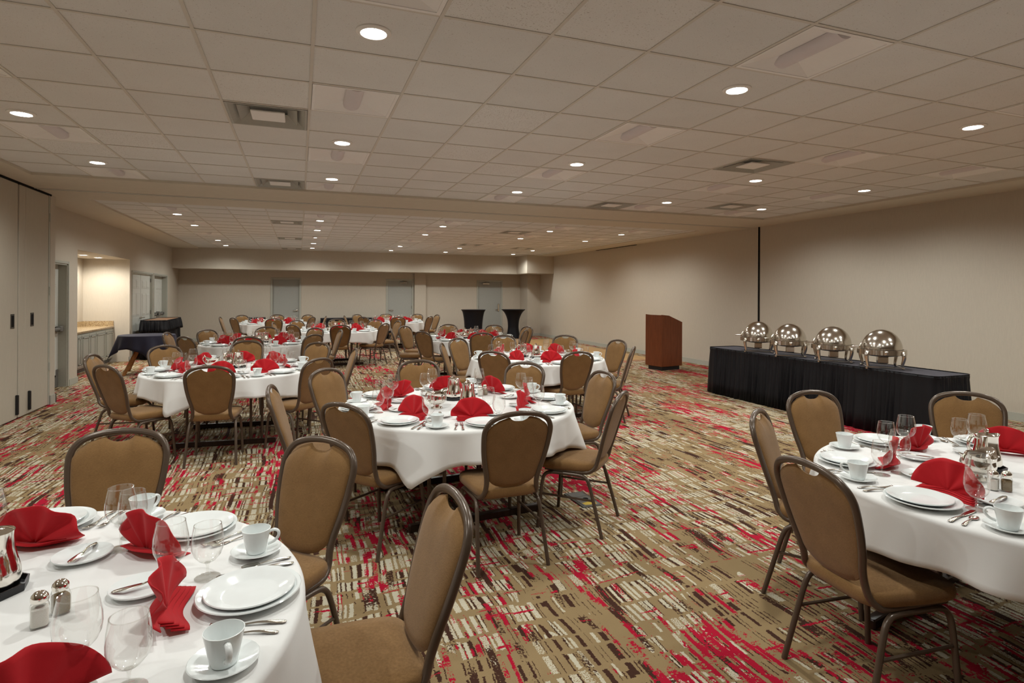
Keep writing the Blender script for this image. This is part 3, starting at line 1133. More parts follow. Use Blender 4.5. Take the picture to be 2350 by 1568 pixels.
chair0, table0 = build_chair(), build_table()
for k, ((cx, cy), cor, tz, desc) in TABLES.items():
    place(table0, USED, (cx, cy, 0), R(tz), 'round banquet table under a white cloth, %s' % desc, 'table', 'round banquet tables')
    seats = []
    for (px, py, s) in CHAIRS[k]:
        seats.append(math.degrees(math.atan2(py - cy, px - cx)))
    cl = cloth_mesh(ord(k), cor, seats)
    cl.location = (cx, cy, 0)
    tag(cl, 'white tablecloth with hanging corners draped over the %s' % desc, 'tablecloth', 'white tablecloths')
    for (px, py, s) in CHAIRS[k]:
        dx, dy = cx - px, cy - py
        d = math.hypot(dx, dy)
        if d < 1.17:                              # keep the knees of the chair clear of the table frame
            px, py = cx - dx / d * 1.17, cy - dy / d * 1.17
        rz = math.atan2(dy, dx) - PI / 2
        place(chair0, USED, (px + dx / d * .332, py + dy / d * .332, 0), rz, 'tan banquet chair with bronze frame, %s seat, %s' % (SEAT[s], desc), 'chair', 'banquet chairs')


# ================================================================== TABLEWARE
TZ = .7525


def plate(name, r, h, well):
    o = MB().lathe([(0, 0), (well * .95, 0), (well, .003), (r * .97, h - .003), (r, h), (r * .985, h + .0025), (r * .80, h * .72 + .002), (well * 1.02, .0075), (well * .9, .0055), (0, .005)], 48).build(name, 'china')
    return o


P_dinner = plate('dinner_plate', .138, .021, .088)
P_salad = plate('salad_plate', .119, .020, .076)
P_bread = plate('bread_plate', .083, .015, .05)
P_saucer = MB().lathe([(0, 0), (.042, 0), (.046, .003), (.074, .0145), (.077, .017), (.075, .0185), (.05, .010), (.034, .0068), (.030, .0055), (0, .0055)], 40).build('saucer', 'china')

P_cup = MB().lathe([(0, .0), (.026, .0), (.029, .003), (.034, .025), (.041, .060), (.0445, .077), (.0425, .0775), (.038, .060), (.031, .025), (.025, .006), (0, .005)], 40).build('coffee_cup', 'china')
m = MB()
m.tube(catmull([(.0385, 0, .062), (.054, 0, .067), (.067, 0, .060), (.068, 0, .045), (.055, 0, .030), (.0355, 0, .022)], 5), .0048, 8, flat=1.5)
m.build('handle', 'china', P_cup)


def glass(name, foot, stem_top, prof):
    o = empty(name)
    mm = MB()
    mm.lathe([(p[0], p[1]) for p in prof], 40)
    mm.f = [q for q in mm.f if len(q) == 4]; mm.sm = [True] * len(mm.f)
    r_, z_ = prof[-1]
    mm.tube([(r_ * math.cos(2 * PI * k / 40), r_ * math.sin(2 * PI * k / 40), z_) for k in range(40)], .0013, 6, closed=True)
    mm.build('bowl', 'glass', o)
    MB().lathe([(.0042, .006), (.0036, stem_top * .5), (.0042, stem_top * .85), (.009, stem_top + .001)], 16).build('stem', 'glass', o)
    MB().lathe([(0, 0), (foot, 0), (foot, .0016), (foot * .6, .0032), (.006, .007), (0, .007)], 36).build('foot', 'glass', o)
    return o


def shell(pts, t=.0012):
    return pts + [(max(r - t, 0), z + (t if i == len(pts) - 1 else 0)) for i, (r, z) in reversed(list(enumerate(pts)))][1:]


def mk_shell(out, t=.0013):
    inner = [(max(r - t, 0.0), z + (t * 1.5 if r < .012 else 0)) for r, z in out]
    return out + list(reversed(inner))


wp = [(0, .083), (.010, .084), (.024, .092), (.037, .106), (.0445, .124), (.0465, .142), (.0445, .165), (.040, .188), (.0365, .206)]
gp = [(0, .045), (.010, .046), (.024, .054), (.037, .070), (.0435, .089), (.0445, .108), (.0425, .130), (.039, .152), (.037, .160)]
P_wine = glass('wine_glass', .036, .083, wp)
P_gob = glass('water_goblet', .036, .045, gp)


def napkin(seed, open_):
    rnd = random.Random(seed)
    m = MB()
    n = 4
    ph = rnd.uniform(0, 1)
    lean = rnd.uniform(-.02, .02)

    def fan(u, v):
        a = R(6) + R(168) * u
        tri = .5 * math.sin(2 * PI * (u * n + ph)) * (.6 + .4 * math.sin(3 * u + seed))
        rr = (.003 + .135 * v) * (1 + .03 * math.sin(5 * u + seed))
        d = .034 * tri * (v ** .9) * open_
        x = -math.cos(a) * rr * 1.05
        z = .016 + math.sin(a) * rr * .97
        y = d + .035 * v * v * (abs(math.cos(a)) ** 2) * -1 + .02 * v + lean * v * math.cos(a)
        return (x, y, max(z, .003))
    m.grid(fan, n * 8 + 1, 9)
    # folded edge layers lying in front of the fan
    for q in range(4):
        w = .118 - .006 * q

        def band(u, v, q=q, w=w):
            x = -w + 2 * w * u
            return (x, -.050 + .012 * q + .012 * math.cos(PI * 2 * (u - .5)) + .042 * v, .004 + .0055 * q + .006 * v + .004 * math.sin(PI * u * 2 + seed))
        m.grid(band, 17, 3)
    return m.build('napkin', 'red', solid=.0028)


P_nap = [napkin(1, 1.0), napkin(2, 1.25), napkin(5, .8)]


def handle_strip(m, L, w0, w1, z0=.002, start=0.0):
    N = 14

    def fn(u, v):
        y = start - L * v
        w = w0 + (w1 - w0) * smoothstep(.25, .9, v)
        if v > .93:
            w *= math.sqrt(max(.05, 1 - ((v - .93) / .07) ** 2 * .9))
        x = (u - .5) * 2 * w
        z = z0 + .007 * math.sin(PI * min(1, v * 1.15)) * .6 + .0018 * (1 - (2 * u - 1) ** 2)
        return (x, y, z)
    m.grid(fn, 5, N)


def fork(name, s):
    m = MB()
    handle_strip(m, .11 * s, .0032 * s, .0085 * s)

    def neck(u, v):
        w = (.0032 + (.0112 - .0032) * smoothstep(0, 1, v)) * s
        return ((u - .5) * 2 * w, .032 * s * v, .0035 - .0015 * v + .001 * (1 - (2 * u - 1) ** 2))
    m.grid(neck, 5, 6)
    for q in range(4):
        x = (-.0095 + .00633 * q) * s

        def tine(u, v, x=x):
            return (x + (u - .5) * .0036 * s, (.032 + .046 * v) * s, .002 + .006 * v * v)
        m.grid(tine, 2, 5)
    return m.build(name, 'steel', solid=.0018)


P_fork, P_sfork = fork('dinner_fork', 1.0), fork('salad_fork', .88)
m = MB()
handle_strip(m, .105, .0045, .0085)
m.grid(lambda u, v: ((u - .5) * 2 * (.0045 + .0055 * math.sin(PI * min(1, v * .62 + .1))) * (1 if v < .9 else math.sqrt(max(.02, 1 - ((v - .9) / .1) ** 2))), .115 * v, .003), 4, 14)
P_knife = m.build('dinner_knife', 'steel', solid=.0016)
m = MB()
handle_strip(m, .095, .003, .0078)
m.grid(lambda u, v: ((u - .5) * 2 * (.003 + .0125 * math.sqrt(max(0, math.sin(PI * (.04 + .95 * v))))), .052 * v, .004 - .004 * (1 - (2 * u - 1) ** 2) * math.sin(PI * v)), 7, 12)
P_spoon = m.build('teaspoon', 'steel', solid=.0012)
m = MB()
handle_strip(m, .075, .004, .008)
m.grid(lambda u, v: ((u - .5) * 2 * (.004 + .006 * math.sin(PI * min(1, v * .7 + .1))) * (1 if v < .85 else math.sqrt(max(.03, 1 - ((v - .85) / .15) ** 2))), .075 * v, .003), 4, 12)
P_bknife = m.build('butter_knife', 'steel', solid=.0015)

# serving pieces
P_pitch = empty('water_pitcher')
MB().lathe([(0, 0), (.050, 0), (.060, .006), (.0635, .03), (.062, .055), (.054, .085), (.048, .115), (.047, .150), (.0485, .165), (.0465, .1655), (.045, .150), (.046, .115), (.052, .085), (.06, .05), (.05, .006), (0, .004)], 40,
           mod=lambda r, z, a: (r * (1 + (.38 * math.exp(-((a - PI) / .42) ** 2) if z > .13 and r > .03 else 0) * smoothstep(.13, .165, z)), z + (.006 * math.exp(-((a - PI) / .4) ** 2) if z > .15 else 0))).build('body', 'chrome', P_pitch)
m = MB()
m.tube(catmull([(.046, 0, .150), (.075, 0, .160), (.094, 0, .135), (.092, 0, .095), (.075, 0, .065), (.0595, 0, .060)], 6), .0062, 10, flat=1.4)
m.build('handle', 'chrome', P_pitch)
m = MB()
m.lathe([(.0, .158), (.045, .158), (.047, .162), (.03, .170), (0, .173)], 32)
m.lathe([(.0, .172), (.006, .172), (.011, .182), (.009, .192), (0, .195)], 16)
lid = m.build('lid', 'chrome', P_pitch)
P_tray = MB().prism([(.074 * math.cos(R(22.5 + 45 * k)) / math.cos(R(22.5)), .074 * math.sin(R(22.5 + 45 * k)) / math.cos(R(22.5))) for k in range(8)], 0, .006).build('coaster', 'blackp')
m = MB()
oc = lambda r: [(r * math.cos(R(22.5 + 45 * k)), r * math.sin(R(22.5 + 45 * k))) for k in range(8)]
vs, fs = [], []
for r, z in ((.080, .0), (.083, .022), (.078, .022), (.076, .005)):
    vs += [(p[0], p[1], z) for p in oc(r)]
for q in range(3):
    for k in range(8):
        fs.append((q * 8 + k, q * 8 + (k + 1) % 8, q * 8 + 8 + (k + 1) % 8, q * 8 + 8 + k))
m.add(vs, fs)
m.build('rim', 'blackp', P_tray)
P_boat = empty('gravy_boat')


def boatmod(r, z, a):
    k = smoothstep(.05, .115, z)
    sp = math.exp(-((a - PI) / .55) ** 2)
    return (r * (1 + .45 * sp * k + .07 * math.cos(6 * a) * k) * (1 + .12 * abs(math.cos(a))), z + k * (.016 * sp - .010 * (math.sin(a) ** 2) + .004 * math.cos(6 * a)))


MB().lathe([(.0, .026), (.022, .027), (.048, .038), (.064, .058), (.066, .078), (.060, .096), (.060, .110), (.066, .120), (.064, .1205), (.057, .108), (.057, .095), (.062, .078), (.06, .06), (.045, .042), (0, .032)], 48, mod=boatmod).build('bowl', 'chrome', P_boat)
MB().lathe([(0, 0), (.043, 0), (.044, .004), (.036, .010), (.020, .018), (.018, .028), (0, .030)], 36, mod=lambda r, z, a: (r * (1 + .05 * math.cos(10 * a) * (r > .03)), z)).build('foot', 'chrome', P_boat)
m = MB()
m.tube(catmull([(.066, 0, .112), (.088, 0, .130), (.112, 0, .126), (.120, 0, .100), (.105, 0, .074), (.082, 0, .064), (.062, 0, .066)], 6), [.006] * 37, 8)
m.lathe([(0, 0), (.007, .003), (.008, .008), (.005, .014), (0, .015)], 10, Matrix.Translation((.098, 0, .128)))
m.build('handle', 'chrome', P_boat)


def shaker(name, fill):
    o = empty(name)
    N = 28

    def sq(k, r):
        a = 2 * PI * k / N
        ca, sa = math.cos(a), math.sin(a)
        e = .45
        return (math.copysign(abs(ca) ** e, ca) * r, math.copysign(abs(sa) ** e, sa) * r)

    def body(levels, nm, mat):
        m = MB()
        vs, fs = [], []
        for r, z in levels:
            vs += [(sq(k, r)[0], sq(k, r)[1], z) for k in range(N)]
        for q in range(len(levels) - 1):
            for k in range(N):
                fs.append((q * N + k, q * N + (k + 1) % N, q * N + N + (k + 1) % N, q * N + N + k))
        fs += [tuple(range(N - 1, -1, -1)), tuple(range((len(levels) - 1) * N, len(levels) * N))]
        m.add(vs, fs, True)
        m.build(nm, mat, o)
    body([(.018, 0), (.0205, .003), (.0205, .050), (.0175, .060), (.0155, .064)], 'bottle', 'glass')
    body([(.0165, .003), (.0185, .006), (.0185, .047), (.015, .050)], 'filling', fill)
    MB().lathe([(.0185, .063), (.0195, .066), (.0195, .074), (.018, .079), (.012, .086), (.004, .089), (0, .0892)], 28).build('cap', 'chrome', o)
    return o


P_salt, P_pep = shaker('salt_shaker', 'salt'), shaker('pepper_shaker', 'pepper')

CENTRE = {  # dx, dy, turn
    'A': dict(p1=(.065, .245, 120), p2=(-.20, .12, 40), boat=(-.25, -.12, 200), salt=(.258, .0), pep=(.285, .055)),
    'B': dict(p1=(.02, .21, 165), p2=(.30, .08, 10), boat=(-.19, .12, 185), salt=(-.29, .0), pep=(-.25, -.03)),
    'C': dict(p1=(.02, .20, 270), p2=(.055, -.10, 265), boat=(-.19, -.11, 215), salt=(.27, .28), pep=(.32, .31)),
    'D': dict(p1=(-.05, .03, 250), p2=(.05, .10, 80), boat=(-.22, .10, 150), salt=(.22, -.21), pep=(-.30, .30)),
    'E': dict(p1=(-.05, -.06, 60), p2=(-.16, .14, 200), boat=(-.28, -.04, 190), salt=(.16, .06), pep=(.20, .12)),
    'F': dict(p1=(.02, .02, 40), p2=(.12, .08, 200), boat=(-.16, .10, 150), salt=(.20, -.14), pep=(.25, -.16)),
    'G': dict(p1=(-.05, .03, 70), p2=(.08, -.06, 250), boat=(.20, .10, 30), salt=(-.2, -.12), pep=(-.24, -.10)),
    'H': dict(p1=(-.05, .04, 100), p2=(.08, .08, 200), boat=(-.2, .0, 170), salt=(.2, -.1), pep=(.24, -.08)),
    'I': dict(p1=(0, .05, 80), p2=(.12, -.05, 200), boat=(-.2, .0, 170), salt=(.2, .1), pep=(.24, .12)),
    'J': dict(p1=(0, .05, 80), p2=(.12, -.05, 200), boat=(-.2, .0, 170), salt=(.2, .1), pep=(.24, .12))}
rnd = random.Random(3)
NYAW = {('A', 0): .12, ('A', 45): .1, ('C', -90): .05, ('C', -135): -.1, ('C', -45): .2, ('B', -135): .25}


def put(proto, loc, rz, label, cat, group):
    if in_frame(*loc) or in_frame(loc[0], loc[1], loc[2] + .12):
        return place(proto, USED, loc, rz, label, cat, group)


for k, ((cx, cy), cor, tz, desc) in TABLES.items():
    near = k in 'ABCDE'
    flat = k in 'ABCDEFH'
    for s in (0, 45, 90, 135, 180, -135, -90, -45):
        w = '%s place, %s' % (SEAT[s], desc)
        a0 = s + rnd.uniform(-1.5, 1.5) - (1 if k == 'A' else 0)

        def at(da, r, z=0.0):
            t = R(a0 + da)
            return (cx + r * math.cos(t), cy + r * math.sin(t), TZ + z)
        face = R(a0) + PI / 2                     # local +y points to the table centre
        jit = lambda q: rnd.uniform(-q, q)
        put(P_dinner, at(jit(.6), .752), 0, 'lower large white dinner plate, %s' % w, 'plate', 'dinner plates')
        put(P_salad, at(jit(.6), .754, .0075), 0, 'upper smaller white plate on the dinner plate, %s' % w, 'plate', 'salad plates')
        q = int(rnd.random() * 3)
        put(P_nap[q], at(-1.2, .559) if (k, s) == ('A', -45) else at(-4 + jit(2), .555), face + NYAW.get((k, s), jit(.3)), 'red napkin folded into a fan, %s' % w, 'napkin', 'red fan-folded napkins')
        sl = at(22 + jit(1), .795)
        put(P_saucer, sl, 0, 'white saucer under the coffee cup, %s' % w, 'saucer', 'saucers')
        put(P_cup, (sl[0], sl[1], sl[2] + .0056), R(a0) - R(20) + jit(.6), 'white coffee cup with handle, %s' % w, 'cup', 'coffee cups')
        put(P_wine, at(9.5 + jit(1.2), .55 + jit(.01)), 0, 'tall clear wine glass, %s' % w, 'glass', 'wine glasses')
        put(P_gob, at(13 + jit(1.2), .64 + jit(.01)), 0, 'short clear water goblet, %s' % w, 'glass', 'water goblets')
        bl = at(15 + jit(1.5), .40 if (k, s) == ('A', -45) else .475 + jit(.01))
        put(P_bread, bl, 0, 'small white bread plate, %s' % w, 'plate', 'bread plates')
        if flat:
            put(P_bknife, (bl[0], bl[1], bl[2] + .0155), R(a0 + 105 + jit(30)), 'silver butter knife lying on the bread plate, %s' % w, 'knife', 'butter knives')
            put(P_knife, at(12.0, .775), face + R(11) + jit(.05), 'silver dinner knife, %s' % w, 'knife', 'dinner knives')
            put(P_spoon, at(14.6, .785), face + R(13) + jit(.08), 'silver teaspoon, %s' % w, 'spoon', 'teaspoons')
            put(P_fork, at(-11.5, .765), face - R(11) + jit(.06), 'large silver dinner fork, %s' % w, 'fork', 'dinner forks')
            put(P_sfork, at(-14.3, .772), face - R(14) + jit(.06), 'small silver salad fork, %s' % w, 'fork', 'salad forks')
    c = CENTRE[k]
    for nm, wd in (('p1', 'first'), ('p2', 'second')):
        x, y, t = c[nm]
        fb = 'farther' if y >= c['p2' if nm == 'p1' else 'p1'][1] else 'nearer'
        put(P_tray, (cx + x, cy + y, TZ), R(10), 'black octagonal coaster under the %s pitcher, %s' % (fb, desc), 'coaster', 'black coasters')
        put(P_pitch, (cx + x, cy + y, TZ + .0065), R(t), '%s silver water pitcher, %s' % (fb, desc), 'pitcher', 'silver pitchers')
    x, y, t = c['boat']
    put(P_boat, (cx + x, cy + y, TZ), R(t), 'ornate footed silver gravy boat, %s' % desc, 'gravy boat', 'silver gravy boats')
    put(P_salt, (cx + c['salt'][0], cy + c['salt'][1], TZ), R(20), 'glass salt shaker with silver cap, %s' % desc, 'shaker', 'salt shakers')
    put(P_pep, (cx + c['pep'][0], cy + c['pep'][1], TZ), R(35), 'glass pepper shaker with silver cap, %s' % desc, 'shaker', 'pepper shakers')


# ================================================================== BUFFET, LECTERN, SIDE TABLES
def skirt_fn(hx, hy, cr, z0, z1, flare, seed, amp=.012, pitch=.055):
    """pleated cloth wall around a rounded rectangle"""
    rnd = random.Random(seed)
    per = []
    step = .012
    segs = [((-hx + cr, -hy), (hx - cr, -hy), (0, -1)), ((hx, -hy + cr), (hx, hy - cr), (1, 0)), ((hx - cr, hy), (-hx + cr, hy), (0, 1)), ((-hx, hy - cr), (-hx, -hy + cr), (-1, 0))]
    cen = [(hx - cr, -hy + cr, -90), (hx - cr, hy - cr, 0), (-hx + cr, hy - cr, 90), (-hx + cr, -hy + cr, 180)]
    for (a, b_, n_), (ox, oy, a0) in zip(segs, cen):
        L = math.hypot(b_[0] - a[0], b_[1] - a[1])
        k = max(1, int(L / step))
        for i in range(k):
            t = i / k
            per.append((a[0] + (b_[0] - a[0]) * t, a[1] + (b_[1] - a[1]) * t, n_[0], n_[1]))
        k = max(3, int(cr * PI / 2 / step))
        for i in range(k):
            t = R(a0 + 90 * i / k)
            per.append((ox + cr * math.cos(t), oy + cr * math.sin(t), math.cos(t), math.sin(t)))
    N = len(per)
    ph, s_ = [], 0.0
    for i in range(N):
        s_ += step / pitch * (1 + .45 * math.sin(i * .021 + seed) + .5 * math.sin(i * .11 + 2 * seed) + rnd.uniform(-.25, .25))
        ph.append(s_ * 2 * PI)
    lv = [0, .03, .07, .15, .3, .5, .75, 1.0]
    vs, fs = [], []
    for v in lv:
        for i, (x, y, nx, ny) in enumerate(per):
            w = math.sin(ph[i]) + .5 * math.sin(ph[i] * .43 + 2 * v + seed) + .4 * math.sin(ph[i] * .19 + 3 * v)
            d = flare * v + amp * w * (.2 + 1.1 * v ** .6) + (.006 if v < .05 else 0)
            vs.append((x + nx * d, y + ny * d, z1 + (z0 - z1) * v))
    for q in range(len(lv) - 1):
        for i in range(N):
            j = (i + 1) % N
            fs.append((q * N + i, q * N + j, q * N + N + j, q * N + N + i))
    return vs, fs


def rrect(hx, hy, cr, k=6):
    p = []
    for ox, oy, a0 in ((hx - cr, -hy + cr, -90), (hx - cr, hy - cr, 0), (-hx + cr, hy - cr, 90), (-hx + cr, -hy + cr, 180)):
        for i in range(k + 1):
            t = R(a0 + 90 * i / k)
            p.append((ox + cr * math.cos(t), oy + cr * math.sin(t)))
    return p


def skirted(name, x0, x1, y0, y1, z, label, seed, top='navytop', cr=.07, flare=.05, valance=0):
    o = tag(empty(name, ((x0 + x1) / 2, (y0 + y1) / 2, 0)), label, 'table')
    hx, hy = (x1 - x0) / 2, (y1 - y0) / 2
    MB().prism(rrect(hx - .006, hy - .006, cr), z - .03, z).build('tabletop', top, o)
    m = MB()
    vs, fs = skirt_fn(hx, hy, cr, .008, z + .004, flare, seed)
    m.add(vs, fs, True)
    m.build('skirt', 'black', o, solid=.002)
    m = MB()
    vs, fs = skirt_fn(hx + .004, hy + .004, cr, z - .022, z + .010, .0, seed + 3, .003, .03)
    m.add(vs, fs, True)
    m.build('skirt_band', 'black', o, solid=.002)
    if valance:
        m = MB()
        vs, fs = skirt_fn(hx + .008, hy + .008, cr, z - valance, z + .012, .04, seed + 5, .012, .07)
        m.add(vs, fs, True)
        m.build('valance', 'black', o, solid=.002)
    return o


skirted('buffet_table', 6.40, 6.99, 4.24, 7.93, .74, 'long black skirted buffet table along the right wall', 3, cr=.10)
skirted('serving_table', -3.52, -3.0, 15.85, 17.7, .93, 'tall black skirted side table by the closet doors', 8, top='tan', flare=.02, valance=.26)
skirted('serving_table', .70, 3.05, 20.75, 21.3, .73, 'long black skirted table along the middle of the back wall', 11)
skirted('serving_table', -1.74, -1.08, 20.75, 21.3, .77, 'short black skirted table left of the left back door', 14)


def build_chafer():
    o = empty('chafing_dish')
    n = 44
    MB().lathe([(0, .14), (.13, .142), (.205, .158), (.222, .180), (.222, .188), (0, .188)], n).build('water_pan', 'steel', o)
    MB().lathe([(.222, .180), (.224, .168), (.258, .168), (.258, .226), (.226, .226), (.222, .188)], n).build('rim_band', 'steel', o)
    dome = [(.212, .205)] + [(.217 * math.cos(t), .222 + .240 * math.sin(t)) for t in [R(q) for q in range(0, 90, 7)]] + [(0, .4625)]
    MB().lathe(dome, 56).build('roll_top_lid', 'steel', o)
    for k in range(4):
        t = R(45 + 90 * k)
        c, s = math.cos(t), math.sin(t)
        prof = [(.250, .205), (.262, .185), (.270, .155), (.264, .11), (.250, .06), (.246, .03), (.258, .014)]
        pts = catmull([(r * c, r * s, z) for r, z in prof], 5)
        rad = [interp(i / (len(pts) - 1), [(0, .022), (.3, .025), (.6, .018), (.9, .013), (1, .017)]) for i in range(len(pts))]
        mm = MB()
        mm.tube(pts, rad, 10)
        mm.lathe([(0, 0), (.012, .001), (.017, .010), (.014, .020), (0, .024)], 12, Matrix.Translation((.262 * c, .262 * s, 0)))
        mm.build('leg', 'steel', o)
    m = MB()
    a = .18
    m.box((-a, -a - .006, .018), (a, -a + .006, .024)); m.box((-a, a - .006, .018), (a, a + .006, .024))
    m.box((-a - .006, -a, .018), (-a + .006, a, .024)); m.box((a - .006, -a, .018), (a + .006, a, .024))
    m.build('base_frame', 'steel', o)
    m = MB()
    m.bbox((-.055, -.10, .06), (.055, .01, .142), .006)
    m.bbox((-.05, -.106, .065), (.05, -.099, .135), .003)
    m.build('fuel_holder', 'steel', o)
    m = MB()
    m.lathe([(0, 0), (.020, .001), (.022, .008), (.014, .012), (.006, .014), (0, .015)], 16, Matrix.Translation((0, -.258, .198)) @ Matrix.Rotation(PI / 2, 4, 'X'))
    m.build('crest', 'steel', o)
    m = MB()
    m.tube(catmull([(-.232, -.06, .222), (-.240, -.07, .260), (-.215, -.05, .305)], 5), .010, 8)
    m.lathe([(0, 0), (.016, .002), (.016, .012), (0, .014)], 14, Matrix.Translation((-.238, -.07, .26)) @ Matrix.Rotation(-PI / 2, 4, 'Y'))
    m.tube([(-.245, -.07, .25), (-.305, -.075, .252), (-.33, -.075, .250)], .008, 8)
    m.build('lid_handle', 'steel', o)
    return o


ch0 = build_chafer()
for (x, y), w in zip(((6.66, 7.08), (6.60, 6.41), (6.63, 5.72), (6.62, 5.03)), ('farthest, leftmost', 'second from left', 'third from left', 'nearest, rightmost')):
    place(ch0, USED, (x, y, .742), R(-42), 'round silver chafing dish with domed lid, %s on the buffet' % w, 'chafing dish', 'chafing dishes on the buffet')

# lectern
lec = tag(empty('lectern', (7.44, 10.66, 0), R(11)), 'dark reddish wooden lectern with slanted top near the right wall', 'lectern')
MB().box((-.26, -.20, 0), (.26, .20, .085)).build('base', 'blackp', lec)
m = MB()
pr = [(-.31, .085), (.30, .085), (.30, 1.02), (-.10, 1.165), (-.31, 1.185)]
for ya, yb in ((-.24, -.218), (.218, .24)):
    n = len(pr)
    vs = [(x, ya, z) for x, z in pr] + [(x, yb, z) for x, z in pr]
    m.add(vs, [tuple(range(n)), tuple(range(2 * n - 1, n - 1, -1))] + [(i, (i + 1) % n, n + (i + 1) % n, n + i) for i in range(n)])
    m.build('side_panel', 'mahog', lec)
    m = MB()
MB().box((-.31, -.219, .085), (-.288, .219, 1.178)).build('front_panel', 'mahog', lec)
m = MB()
m.add([(-.10, -.219, 1.150), (.298, -.219, 1.005), (.298, .219, 1.005), (-.10, .219, 1.150), (-.10, -.219, 1.130), (.298, -.219, .985), (.298, .219, .985), (-.10, .219, 1.130)],
      [(0, 1, 2, 3), (7, 6, 5, 4), (0, 4, 5, 1), (1, 5, 6, 2), (2, 6, 7, 3), (3, 7, 4, 0)])
m.build('reading_top', 'mahog', lec)
m = MB()
m.box((-.30, -.219, 1.135), (-.10, .219, 1.155))
m.box((-.288, -.219, .60), (.28, .219, .62))
m.box((-.288, -.219, .085), (.29, .219, .105))
m.build('shelf', 'mahog', lec)


# cocktail tables in stretch covers
def cocktail(x, y, prof, lobes, label):
    o = tag(empty('cocktail_table', (x, y, 0), R(20)), label, 'table', 'tall cocktail tables')
    pts = catmull([(r, 0, z) for r, z in prof], 6)
    m = MB()
    m.lathe([(p.x, p.z) for p in pts], 48, mod=lambda r, z, a: (r * (1 + lobes * math.cos(4 * a) * (1 - smoothstep(.0, .9, z))), z))
    m.build('stretch_cover', 'spandex', o)
    MB().lathe([(0, 1.025), (.428, 1.025), (.435, 1.032), (.435, 1.043), (.428, 1.048), (0, 1.048)], 48).build('top_cap', 'spandex', o)
    for k in range(4):
        t = R(45 * 2 * k)
        rr = prof[0][0] * (1 + lobes) - .03
        MB().lathe([(0, 0), (.03, 0), (.03, .018), (0, .02)], 14, Matrix.Translation((rr * math.cos(t), rr * math.sin(t), 0))).build('foot_cup', 'blackp', o)
    return o


cocktail(5.80, 19.75, [(.33, .012), (.325, .25), (.325, .5), (.345, .75), (.385, .95), (.43, 1.035)], .04, 'wide straight black cocktail table in front of the back right door')
cocktail(7.33, 19.80, [(.27, .012), (.225, .25), (.205, .45), (.23, .70), (.32, .92), (.43, 1.035)], .08, 'narrow-waisted black cocktail table in the back right corner')

# round navy table with wooden legs
nt = tag(empty('round_side_table', (-2.86, 13.4, 0), R(15)), 'small round wooden-legged table under a navy cloth by the alcove', 'table')
MB().lathe([(0, .735), (.485, .735), (.49, .75), (.485, .755), (0, .755)], 40).build('tabletop', 'legwood', nt)
nt.rotation_euler = (0, 0, 0)
for ang_ in (232, 142, 52, 322):
    m = MB()
    ca, sa = math.cos(R(ang_)), math.sin(R(ang_))
    A, B_ = Vector((ca * .06, sa * .06, .735)), Vector((ca * .50, sa * .50, 0.0))
    ax = (B_ - A).normalized()
    side = Vector((-sa, ca, 0)); n2 = ax.cross(side).normalized()
    w, th = .030, .020
    vs = []
    for P in (A, B_):
        for e, g_ in ((-1, -1), (1, -1), (1, 1), (-1, 1)):
            q_ = P + side * th * e + n2 * w * g_
            q_.z = P.z
            vs.append(q_)
    m.add(vs, [(0, 1, 2, 3), (7, 6, 5, 4), (0, 4, 5, 1), (1, 5, 6, 2), (2, 6, 7, 3), (3, 7, 4, 0)])
    m.build('leg', 'legwood', nt)


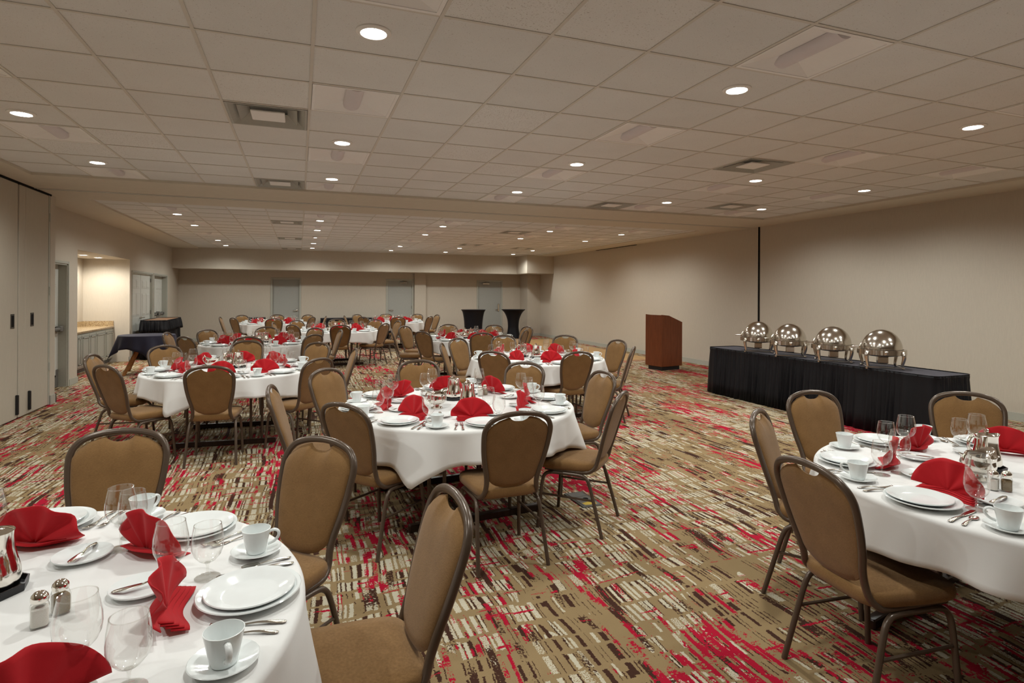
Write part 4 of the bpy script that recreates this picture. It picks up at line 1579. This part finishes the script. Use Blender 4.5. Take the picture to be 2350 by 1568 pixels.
def drape(R0, z, mn, mx, seed, cor, mat, label, loc):
    rnd = random.Random(seed)
    N = 160
    rings = []
    ang = [360 * k / N for k in range(N)]
    for r in (0, .25, .42):
        rings.append([(r * math.cos(R(a)), r * math.sin(R(a)), z) for a in ang])
    for t in (30, 65, 90):
        rr = R0 - .015 + .015 * math.sin(R(t))
        rings.append([(rr * math.cos(R(a)), rr * math.sin(R(a)), z - .015 + .015 * math.cos(R(t))) for a in ang])
    for t in (.1, .25, .4, .6, .8, 1):
        ring = []
        for a in ang:
            d = (a - cor + 45) % 90 - 45
            pk = math.exp(-abs(d) / 16)
            L = mn + (mx - mn) * pk
            rr = R0 + t * (.05 + .10 * math.exp(-(d / 11) ** 2) + .028 * math.sin(R(a) * 12 + seed)) * .9
            ring.append((rr * math.cos(R(a)), rr * math.sin(R(a)), z - .015 - L * t))
        rings.append(ring)
    m = MB()
    fs = [(q * N + k, q * N + (k + 1) % N, q * N + N + (k + 1) % N, q * N + N + k) for q in range(len(rings) - 1) for k in range(N)]
    m.add([p for q in rings for p in q], fs, True)
    o = m.build('side_tablecloth', mat, solid=.0016)
    o.location = loc
    return tag(o, label, 'tablecloth')


drape(.495, .758, .22, .46, 4, 16, 'navy', 'dark navy cloth with pointed corners over the small round table', (-2.86, 13.4, 0))

# dance floor and floor box
df = tag(empty('dance_floor', (7.3, 15.45, 0)), 'tan wooden dance floor laid on the carpet by the right wall', 'dance floor')
MB().box((-1.0, -3.25, .001), (1.0, 3.25, .020)).build('deck', 'oak', df)
m = MB()
for s in (1, -1):
    m.add([(s * 1.0, -3.30, .001), (s * 1.06, -3.30, .001), (s * 1.0, 3.30, .001), (s * 1.06, 3.30, .001), (s * 1.0, -3.30, .020), (s * 1.0, 3.30, .020)], [(0, 1, 4), (2, 5, 3), (1, 3, 5, 4), (0, 2, 3, 1), (0, 4, 5, 2)])
    m.add([(-1.0, s * 3.25, .001), (-1.0, s * 3.32, .001), (1.0, s * 3.25, .001), (1.0, s * 3.32, .001), (-1.0, s * 3.25, .020), (1.0, s * 3.25, .020)], [(0, 1, 4), (2, 5, 3), (1, 3, 5, 4), (0, 2, 3, 1), (0, 4, 5, 2)])
m.build('edge_ramp', 'tan', df)
fb = tag(empty('floor_outlet_box', (2.09, 4.06, 0), R(2)), 'flat bronze floor outlet box in the carpet by the front centre table', 'floor outlet')
MB().bbox((-.085, -.16, .0005), (.085, .16, .008), .003).build('frame', 'bronze', fb)
for yy in (-.10, .0, .10):
    MB().bbox((-.065, yy - .043, .006), (.065, yy + .043, .0105), .002).build('cover_plate', 'rubber', fb)
MB().lathe([(0, .0104), (.022, .0104), (.022, .0112), (0, .0112)], 20, Matrix.Translation((.02, -.01, 0))).build('socket_cap', 'dark', fb)
MB().prism([(-.05, -.135), (.045, -.14), (.055, -.10), (.0, -.075), (-.055, -.09)], .0104, .0112).build('sticker', 'yellow', fb)

bpy.context.view_layer.update()
